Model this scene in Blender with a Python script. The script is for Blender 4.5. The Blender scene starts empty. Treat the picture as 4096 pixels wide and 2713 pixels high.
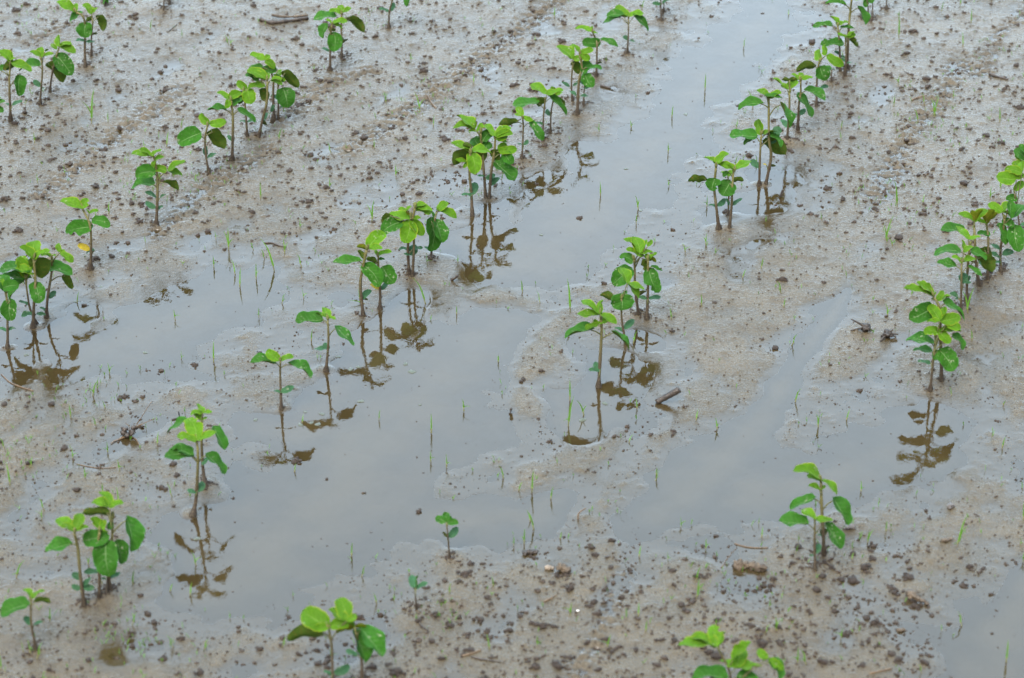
import bpy, math, random
import numpy as np
from mathutils import Vector, Matrix, noise as mnoise

random.seed(7)
rng = np.random.default_rng(11)
SC = bpy.context.scene
COL = SC.collection

# ------------------------------------------------------------------ camera
CAM_H = 1.82
PITCH = math.radians(30.0)
FPX = 11038.0                       # focal length in photo pixels (photo 4096 wide)
CX, CY = 2048.0, 1356.5
cam_data = bpy.data.cameras.new('camera')
cam_data.sensor_width = 36.0
cam_data.lens = 36.0 * FPX / 4096.0
cam_data.clip_start = 0.05
cam_data.clip_end = 2000.0
cam_data.dof.use_dof = True
cam_data.dof.focus_distance = 3.85
cam_data.dof.aperture_fstop = 8.0
cam = bpy.data.objects.new('camera', cam_data)
COL.objects.link(cam)
cam.location = (0, 0, CAM_H)
cam.rotation_euler = (math.radians(90) - PITCH, 0, 0)
SC.camera = cam

# ------------------------------------------------------------------ sky, sun, exposure
SKY_GLOW_GAIN = 7.4
SUN_EL, SUN_AZ = math.radians(58), math.radians(205)
world = bpy.data.worlds.new('World')
SC.world = world
world.use_nodes = True
wn, wl = world.node_tree.nodes, world.node_tree.links
bg = wn['Background']
sky = wn.new('ShaderNodeTexSky')
sky.sky_type = 'NISHITA'
sky.sun_disc = False
sky.sun_elevation = SUN_EL
sky.sun_rotation = SUN_AZ
sky.air_density = 1.0
sky.dust_density = 4.0
hs = wn.new('ShaderNodeHueSaturation')
hs.inputs['Saturation'].default_value = 0.42
wl.new(sky.outputs['Color'], hs.inputs['Color'])
# a broad glow added to the sky ahead to brighten reflections, with soft mottling
wtc = wn.new('ShaderNodeTexCoord')
wdot = wn.new('ShaderNodeVectorMath'); wdot.operation = 'DOT_PRODUCT'
wdot.inputs[1].default_value = (0.0, 0.75, 0.66)
wl.new(wtc.outputs['Generated'], wdot.inputs[0])
wmr = wn.new('ShaderNodeMapRange'); wmr.interpolation_type = 'SMOOTHSTEP'
wmr.inputs['From Min'].default_value = 0.15
wmr.inputs['From Max'].default_value = 1.0
wmr.inputs['To Min'].default_value = 0.0
wmr.inputs['To Max'].default_value = SKY_GLOW_GAIN
wl.new(wdot.outputs['Value'], wmr.inputs['Value'])
wnz = wn.new('ShaderNodeTexNoise')
wnz.inputs['Scale'].default_value = 7.0
wnz.inputs['Detail'].default_value = 3.0
wl.new(wtc.outputs['Generated'], wnz.inputs['Vector'])
wcr = wn.new('ShaderNodeMix'); wcr.data_type = 'RGBA'
wcr.inputs[6].default_value = (0.53, 0.785, 1.0, 1)
wcr.inputs[7].default_value = (0.565, 0.795, 0.99, 1)
wnm = wn.new('ShaderNodeMapRange')
wnm.inputs['From Min'].default_value = 0.38
wnm.inputs['From Max'].default_value = 0.62
wl.new(wnz.outputs['Fac'], wnm.inputs['Value'])
wl.new(wnm.outputs['Result'], wcr.inputs[0])
wsc = wn.new('ShaderNodeVectorMath'); wsc.operation = 'SCALE'
wl.new(wcr.outputs[2], wsc.inputs[0]); wl.new(wmr.outputs['Result'], wsc.inputs['Scale'])
wad = wn.new('ShaderNodeVectorMath'); wad.operation = 'ADD'
wl.new(hs.outputs['Color'], wad.inputs[0]); wl.new(wsc.outputs[0], wad.inputs[1])
wl.new(wad.outputs[0], bg.inputs['Color'])
bg.inputs['Strength'].default_value = 0.12
sun_d = bpy.data.lights.new('sun', 'SUN')
sun_d.energy = 0.8
sun_d.angle = math.radians(25)
sun_d.color = (1.0, 0.96, 0.90)
sun = bpy.data.objects.new('sun', sun_d)
COL.objects.link(sun)
sd = Vector((math.sin(SUN_AZ) * math.cos(SUN_EL), math.cos(SUN_AZ) * math.cos(SUN_EL), math.sin(SUN_EL)))
sun.rotation_euler = sd.to_track_quat('Z', 'Y').to_euler()
SC.view_settings.view_transform = 'Standard'
SC.view_settings.look = 'None'
SC.view_settings.gamma = 1.0
SC.view_settings.exposure = 2.2

# ------------------------------------------------------------------ pixel -> place
SP, CP = math.sin(PITCH), math.cos(PITCH)
FWD = Vector((0, CP, -SP))
UPV = Vector((0, SP, CP))
RGT = Vector((1, 0, 0))
EYE = Vector((0, 0, CAM_H))
CROP_X = (0, 1000, 2000, 2996)
CROP_Y = (0, 680, 1360, 1993)

def from_crop(rc, x, y):
    r, c = int(rc[0]), int(rc[1])
    return CROP_X[c] + x * 0.464527, CROP_Y[r] + y * 0.464527

def ray(u, v):
    return FWD + RGT * ((u - CX) / FPX) + UPV * (-(v - CY) / FPX)

def on_level(u, v, z=0.0):
    d = ray(u, v)
    return EYE + d * ((z - CAM_H) / d.z)

def on_wall(u, v, y):
    d = ray(u, v)
    return EYE + d * (y / d.y)

# ------------------------------------------------------------------ helpers
def link(name, me, mats=(), parent=None):
    o = bpy.data.objects.new(name, me)
    COL.objects.link(o)
    for m in mats:
        me.materials.append(m)
    if parent is not None:
        o.parent = parent
    return o

def mesh(name, verts, faces, smooth=True, uvs=None):
    me = bpy.data.meshes.new(name)
    me.from_pydata([tuple(v) for v in verts], [], faces)
    if smooth:
        me.polygons.foreach_set('use_smooth', [True] * len(me.polygons))
    if uvs is not None:
        lay = me.uv_layers.new(name='UVMap')
        idx = np.empty(len(me.loops), dtype=np.int32)
        me.loops.foreach_get('vertex_index', idx)
        lay.data.foreach_set('uv', np.asarray(uvs, dtype=np.float32)[idx].ravel())
    me.update()
    return me

def tag(o, label=None, cat=None, group=None, kind=None):
    if label: o['label'] = label
    if cat: o['category'] = cat
    if group: o['group'] = group
    if kind: o['kind'] = kind
    return o

def tube(pts, radii, n=7, cap=True):
    """verts, faces of a tube along pts"""
    V, F = [], []
    up = Vector((0.13, 0.97, 0.2))
    prev = None
    for i, p in enumerate(pts):
        a = pts[max(i - 1, 0)]
        b = pts[min(i + 1, len(pts) - 1)]
        t = (b - a)
        t = t.normalized() if t.length > 1e-9 else Vector((0, 0, 1))
        if prev is None:
            s = t.cross(up)
            if s.length < 1e-4: s = t.cross(Vector((1, 0, 0)))
            s.normalize()
        else:
            s = (prev - t * prev.dot(t))
            s.normalize()
        prev = s
        w = t.cross(s)
        for k in range(n):
            ang = 2 * math.pi * k / n
            V.append(p + (s * math.cos(ang) + w * math.sin(ang)) * radii[i])
        if i:
            o = (i - 1) * n
            for k in range(n):
                F.append((o + k, o + (k + 1) % n, o + n + (k + 1) % n, o + n + k))
    if cap:
        F.append(tuple(range(n - 1, -1, -1)))
        L = len(V) - n
        F.append(tuple(range(L, L + n)))
    return V, F

def smooth_line(pts, per=5):
    """Catmull-Rom through pts"""
    out = []
    P = [pts[0] * 2 - pts[1]] + list(pts) + [pts[-1] * 2 - pts[-2]]
    for i in range(1, len(P) - 2):
        a, b, c, d = P[i - 1], P[i], P[i + 1], P[i + 2]
        for k in range(per):
            t = k / per
            out.append(0.5 * ((2 * b) + (c - a) * t + (2 * a - 5 * b + 4 * c - d) * t * t + (3 * b - a - 3 * c + d) * t ** 3))
    out.append(pts[-1].copy())
    return out

# ------------------------------------------------------------------ materials
def new_mat(name):
    m = bpy.data.materials.new(name)
    m.use_nodes = True
    nt = m.node_tree
    return m, nt.nodes, nt.links, nt.nodes['Principled BSDF']

def val(n, l, op, a, b=None, clamp=False):
    x = n.new('ShaderNodeMath')
    x.operation = op
    x.use_clamp = clamp
    for i, s in enumerate((a, b)):
        if s is None: continue
        if isinstance(s, (int, float)): x.inputs[i].default_value = s
        else: l.new(s, x.inputs[i])
    return x.outputs[0]

def noise_tex(n, l, scale, detail=4, rough=0.55, coord=None, dist=0.0):
    t = n.new('ShaderNodeTexNoise')
    t.inputs['Scale'].default_value = scale
    t.inputs['Detail'].default_value = detail
    t.inputs['Roughness'].default_value = rough
    t.inputs['Distortion'].default_value = dist
    if coord is not None: l.new(coord, t.inputs['Vector'])
    return t.outputs['Fac']

def maprange(n, l, v, a, b, c, d, smooth=True):
    m = n.new('ShaderNodeMapRange')
    if smooth: m.interpolation_type = 'SMOOTHSTEP'
    l.new(v, m.inputs['Value'])
    m.inputs['From Min'].default_value = a
    m.inputs['From Max'].default_value = b
    m.inputs['To Min'].default_value = c
    m.inputs['To Max'].default_value = d
    return m.outputs['Result']

def mixc(n, l, f, a, b):
    m = n.new('ShaderNodeMix')
    m.data_type = 'RGBA'
    if isinstance(f, (int, float)): m.inputs[0].default_value = f
    else: l.new(f, m.inputs[0])
    for i, s in ((6, a), (7, b)):
        if isinstance(s, tuple): m.inputs[i].default_value = (*s, 1)
        else: l.new(s, m.inputs[i])
    return m.outputs[2]

def bump(n, l, h, strength, dist, normal=None):
    b = n.new('ShaderNodeBump')
    if isinstance(strength, (int, float)): b.inputs['Strength'].default_value = strength
    else: l.new(strength, b.inputs['Strength'])
    b.inputs['Distance'].default_value = dist
    l.new(h, b.inputs['Height'])
    if normal is not None: l.new(normal, b.inputs['Normal'])
    return b.outputs['Normal']

def make_mud():
    m, n, l, p = new_mat('wet_mud')
    geo = n.new('ShaderNodeNewGeometry')
    pos = geo.outputs['Position']
    sep = n.new('ShaderNodeSeparateXYZ')
    l.new(pos, sep.inputs[0])
    big = noise_tex(n, l, 9.0, 5, 0.6, pos)
    mid = noise_tex(n, l, 55.0, 5, 0.6, pos)
    fine = noise_tex(n, l, 230.0, 4, 0.65, pos)
    c = mixc(n, l, maprange(n, l, big, 0.35, 0.65, 0, 1), MUD_A, MUD_B)
    c = mixc(n, l, maprange(n, l, mid, 0.42, 0.72, 0, 0.55), c, MUD_C)
    # soaked mud is darker than drained mud
    c = mixc(n, l, maprange(n, l, sep.outputs['Z'], 0.0020, 0.0001, 0, 1), c, MUD_D)
    # lower ground is wetter: a smoother film of water on it, mirror-like where it meets the pools
    wet = maprange(n, l, sep.outputs['Z'], 0.0017, 0.00005, 0, 1)
    ultra = noise_tex(n, l, 620.0, 2, 0.6, pos)
    h = val(n, l, 'ADD', val(n, l, 'ADD', val(n, l, 'MULTIPLY', mid, 0.25), val(n, l, 'MULTIPLY', fine, 0.85)), val(n, l, 'MULTIPLY', ultra, 0.35))
    st = maprange(n, l, wet, 0, 1, 0.52, 0.03, False)
    nb = bump(n, l, h, st, 0.0052)
    cr = maprange(n, l, wet, 0, 1, 0.25, 0.015, False)
    cr = val(n, l, 'ADD', cr, val(n, l, 'MULTIPLY', maprange(n, l, mid, 0.4, 0.7, 0.0, 0.09), maprange(n, l, wet, 0, 1, 1.0, 0.0, False)))
    n.remove(p)
    df = n.new('ShaderNodeBsdfDiffuse')
    l.new(c, df.inputs['Color']); l.new(nb, df.inputs['Normal'])
    gl = n.new('ShaderNodeBsdfGlossy')
    l.new(cr, gl.inputs['Roughness']); l.new(nb, gl.inputs['Normal'])
    fr = n.new('ShaderNodeFresnel')
    fr.inputs['IOR'].default_value = 1.5
    l.new(nb, fr.inputs['Normal'])
    k = val(n, l, 'MULTIPLY', maprange(n, l, sep.outputs['Z'], -0.00008, 0.0, 0, 1), maprange(n, l, wet, 0, 1, DRY_SHEEN, 1.0, False))
    mx = n.new('ShaderNodeMixShader')
    l.new(val(n, l, 'MULTIPLY', fr.outputs[0], k), mx.inputs[0])
    l.new(df.outputs[0], mx.inputs[1]); l.new(gl.outputs[0], mx.inputs[2])
    l.new(mx.outputs[0], n['Material Output'].inputs['Surface'])
    return m

def make_water():
    m = bpy.data.materials.new('muddy_water')
    m.use_nodes = True
    n, l = m.node_tree.nodes, m.node_tree.links
    n.remove(n['Principled BSDF'])
    out = n['Material Output']
    geo = n.new('ShaderNodeNewGeometry')
    mp = n.new('ShaderNodeMapping')
    mp.inputs['Scale'].default_value = (1.0, 0.55, 1.0)
    l.new(geo.outputs['Position'], mp.inputs['Vector'])
    w1 = noise_tex(n, l, 22.0, 2, 0.5, mp.outputs[0])
    w2 = noise_tex(n, l, 110.0, 3, 0.6, mp.outputs[0])
    h = val(n, l, 'ADD', w1, val(n, l, 'MULTIPLY', w2, 0.22))
    nb = bump(n, l, h, 0.16, 0.004)
    fr = n.new('ShaderNodeFresnel')
    fr.inputs['IOR'].default_value = 1.5
    l.new(nb, fr.inputs['Normal'])
    gl = n.new('ShaderNodeBsdfGlossy')
    gl.inputs['Roughness'].default_value = 0.015
    l.new(nb, gl.inputs['Normal'])
    df = n.new('ShaderNodeBsdfDiffuse')
    df.inputs['Color'].default_value = (*WATER_SILT, 1)
    tr = n.new('ShaderNodeBsdfTransparent')
    tr.inputs['Color'].default_value = (0.98, 0.95, 0.86, 1)
    mx = n.new('ShaderNodeMixShader')
    at = n.new('ShaderNodeAttribute')
    at.attribute_name = 'depth'
    l.new(maprange(n, l, at.outputs['Fac'], 0.0, 0.0040, 0.45, 0.08), mx.inputs[0])
    l.new(df.outputs[0], mx.inputs[1]); l.new(tr.outputs[0], mx.inputs[2])
    m2 = n.new('ShaderNodeMixShader')
    l.new(fr.outputs[0], m2.inputs[0]); l.new(mx.outputs[0], m2.inputs[1]); l.new(gl.outputs[0], m2.inputs[2])
    l.new(m2.outputs[0], out.inputs['Surface'])
    return m

def make_leaf(name, top, under, edge, vein, vein_amt, trans, rough, spots):
    m, n, l, p = new_mat(name)
    out = n['Material Output']
    uv = n.new('ShaderNodeUVMap'); uv.uv_map = 'UVMap'
    sp = n.new('ShaderNodeSeparateXYZ'); l.new(uv.outputs[0], sp.inputs[0])
    U, Vv = sp.outputs['X'], sp.outputs['Y']
    au = val(n, l, 'ABSOLUTE', val(n, l, 'MULTIPLY', val(n, l, 'SUBTRACT', U, 0.5), 2.0))
    tc = n.new('ShaderNodeTexCoord')
    oi = n.new('ShaderNodeObjectInfo')
    geo = n.new('ShaderNodeNewGeometry')
    nz = noise_tex(n, l, 170.0, 5, 0.65, tc.outputs['Object'])
    nb = noise_tex(n, l, 420.0, 3, 0.6, tc.outputs['Object'])
    # per-leaf tint
    c = mixc(n, l, oi.outputs['Random'], tuple(x * 0.82 for x in top), tuple(min(1, x * 1.18) for x in top))
    c = mixc(n, l, maprange(n, l, nz, 0.35, 0.68, 0.0, 0.6), c, tuple(x * 0.58 for x in top))
    # veins
    wid = maprange(n, l, Vv, 0.0, 0.95, 0.070, 0.018, False)
    mid = maprange(n, l, val(n, l, 'DIVIDE', au, wid), 0.45, 1.3, 1.0, 0.0)
    ph = val(n, l, 'FRACT', val(n, l, 'MULTIPLY', val(n, l, 'SUBTRACT', Vv, val(n, l, 'MULTIPLY', au, 0.27)), 6.0))
    lat = maprange(n, l, val(n, l, 'ABSOLUTE', val(n, l, 'SUBTRACT', ph, 0.5)), 0.03, 0.10, 0.36, 0.0)
    lat = val(n, l, 'MULTIPLY', lat, maprange(n, l, au, 0.85, 0.3, 0.0, 1.0))
    vf = val(n, l, 'MULTIPLY', val(n, l, 'MAXIMUM', mid, lat), vein_amt)
    vt = mixc(n, l, vf, c, vein)
    ef = maprange(n, l, au, 0.86, 0.99, 0.0, 0.75)
    vt = mixc(n, l, ef, vt, edge)
    # mud splash flecks
    fl = noise_tex(n, l, 300.0, 2, 0.5, tc.outputs['Object'])
    fb = noise_tex(n, l, 45.0, 2, 0.5, tc.outputs['Object'])
    ff = val(n, l, 'MULTIPLY', maprange(n, l, fl, 0.60, 0.68, 0, 0.6), maprange(n, l, fb, 0.50, 0.60, 0, 1))
    vt = mixc(n, l, ff, vt, (0.17, 0.18, 0.12))
    # underside: dull olive, darker veins and rusty flecks
    un = mixc(n, l, maprange(n, l, nz, 0.40, 0.65, 0, 1), under, tuple(x * 0.75 for x in under))
    un = mixc(n, l, val(n, l, 'MULTIPLY', vf, 0.5), un, tuple(x * 0.5 for x in under))
    if spots:
        un = mixc(n, l, maprange(n, l, nb, 0.58, 0.66, 0, spots), un, (0.10, 0.05, 0.015))
    cc = mixc(n, l, geo.outputs['Backfacing'], vt, un)
    l.new(cc, p.inputs['Base Color'])
    p.inputs['Roughness'].default_value = rough
    p.inputs['IOR'].default_value = 1.38
    p.inputs['Specular IOR Level'].default_value = 0.09
    bh = val(n, l, 'ADD', val(n, l, 'MULTIPLY', vf, -0.8), val(n, l, 'MULTIPLY', nb, 0.25))
    nn = bump(n, l, bh, 0.7, 0.0014)
    l.new(nn, p.inputs['Normal'])
    tl = n.new('ShaderNodeBsdfTranslucent')
    tcol = mixc(n, l, 0.5, cc, tuple(min(1, x * 1.3) for x in top))
    l.new(tcol, tl.inputs['Color'])
    mx = n.new('ShaderNodeMixShader')
    mx.inputs[0].default_value = trans
    l.new(p.outputs[0], mx.inputs[1]); l.new(tl.outputs[0], mx.inputs[2])
    l.new(mx.outputs[0], out.inputs['Surface'])
    return m

def make_stem():
    m, n, l, p = new_mat('seedling_stem')
    tc = n.new('ShaderNodeTexCoord')
    sp = n.new('ShaderNodeSeparateXYZ'); l.new(tc.outputs['Object'], sp.inputs[0])
    nz = noise_tex(n, l, 500.0, 3, 0.6, tc.outputs['Object'])
    zz = val(n, l, 'ADD', sp.outputs['Z'], val(n, l, 'MULTIPLY', val(n, l, 'SUBTRACT', nz, 0.5), 0.02))
    c = mixc(n, l, maprange(n, l, zz, 0.006, 0.018, 0, 1), (0.022, 0.015, 0.0095), STEM_LOW)
    c = mixc(n, l, maprange(n, l, zz, 0.022, 0.085, 0, 1), c, STEM_TOP)
    c = mixc(n, l, maprange(n, l, nz, 0.48, 0.70, 0, 0.5), c, (0.12, 0.10, 0.055))
    l.new(c, p.inputs['Base Color'])
    p.inputs['Roughness'].default_value = 0.65
    p.inputs['Specular IOR Level'].default_value = 0.25
    l.new(bump(n, l, nz, 0.6, 0.0015), p.inputs['Normal'])
    return m

def make_plain(name, a, b, scale, rough, bs=0.5, bd=0.002, sc2=None):
    m, n, l, p = new_mat(name)
    tc = n.new('ShaderNodeTexCoord')
    oi = n.new('ShaderNodeObjectInfo')
    nz = noise_tex(n, l, scale, 5, 0.65, tc.outputs['Object'])
    c = mixc(n, l, maprange(n, l, nz, 0.32, 0.68, 0, 1), a, b)
    c = mixc(n, l, val(n, l, 'MULTIPLY', oi.outputs['Random'], 0.35), c, tuple(x * 0.6 for x in a))
    l.new(c, p.inputs['Base Color'])
    p.inputs['Roughness'].default_value = rough
    p.inputs['Specular IOR Level'].default_value = 0.3
    l.new(bump(n, l, noise_tex(n, l, sc2 or scale * 2.5, 4, 0.6, tc.outputs['Object']), bs, bd), p.inputs['Normal'])
    return m

DRY_SHEEN = 0.61
MUD_A = (0.0560, 0.0415, 0.0220)
MUD_B = (0.0430, 0.0320, 0.0165)
MUD_C = (0.028, 0.0200, 0.0095)
MUD_D = (0.0270, 0.0190, 0.0085)
WATER_SILT = (0.0315, 0.0220, 0.0090)
STEM_LOW = (0.036, 0.025, 0.014)
STEM_TOP = (0.075, 0.070, 0.020)
M_MUD = make_mud()
M_WATER = make_water()
M_LEAF = make_leaf('mature_leaf', (0.0165, 0.066, 0.0050), (0.030, 0.050, 0.006), (0.022, 0.085, 0.012), (0.11, 0.18, 0.07), 0.5, 0.13, 0.6, 0.6)
M_YOUNG = make_leaf('young_leaf', (0.046, 0.112, 0.0045), (0.055, 0.066, 0.003), (0.15, 0.175, 0.012), (0.12, 0.20, 0.04), 0.55, 0.20, 0.62, 0.8)
M_COTY = make_leaf('cotyledon_leaf', (0.020, 0.058, 0.024), (0.028, 0.036, 0.010), (0.035, 0.07, 0.03), (0.05, 0.09, 0.045), 0.3, 0.06, 0.5, 0.2)
M_YELLOW = make_leaf('yellow_cotyledon', (0.20, 0.155, 0.012), (0.15, 0.10, 0.012), (0.20, 0.12, 0.012), (0.2, 0.17, 0.03), 0.2, 0.12, 0.5, 0.4)
M_STEM = make_stem()
M_PETIOLE = make_plain('petiole_green', (0.075, 0.080, 0.025), (0.055, 0.052, 0.018), 300, 0.6)
M_BUD = make_plain('hairy_bud', (0.11, 0.115, 0.030), (0.065, 0.072, 0.016), 500, 0.75, 0.8)
M_CLOD = make_plain('wet_clod', (0.0150, 0.0090, 0.0048), (0.0340, 0.0210, 0.0115), 160, 0.7, 0.7, 0.002)
M_GRASS = make_plain('grass_blade', (0.060, 0.150, 0.010), (0.042, 0.115, 0.008), 60, 0.5, 0.2)
M_GRASSBASE = make_plain('grass_base', (0.11, 0.12, 0.035), (0.09, 0.06, 0.025), 200, 0.55, 0.2)
M_WOOD = make_plain('rotten_wood', (0.078, 0.056, 0.034), (0.030, 0.021, 0.013), 120, 0.6, 0.8, 0.002)
M_DARKWOOD = make_plain('dark_wet_wood', (0.016, 0.012, 0.009), (0.036, 0.026, 0.018), 150, 0.4, 0.7, 0.002)
M_STRAW = make_plain('old_straw', (0.095, 0.060, 0.030), (0.045, 0.028, 0.015), 90, 0.55, 0.5)
M_SHELL = make_plain('pale_shell', (0.15, 0.115, 0.08), (0.08, 0.06, 0.04), 180, 0.4, 0.3)
M_WHITE = make_plain('white_stone', (0.70, 0.68, 0.64), (0.5, 0.48, 0.44), 150, 0.5, 0.3)
M_STONE = make_plain('dark_stone', (0.050, 0.045, 0.042), (0.10, 0.09, 0.08), 220, 0.4, 0.5)
M_HUSK = make_plain('floating_husk', (0.055, 0.060, 0.035), (0.030, 0.032, 0.018), 200, 0.3, 0.3)
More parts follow.
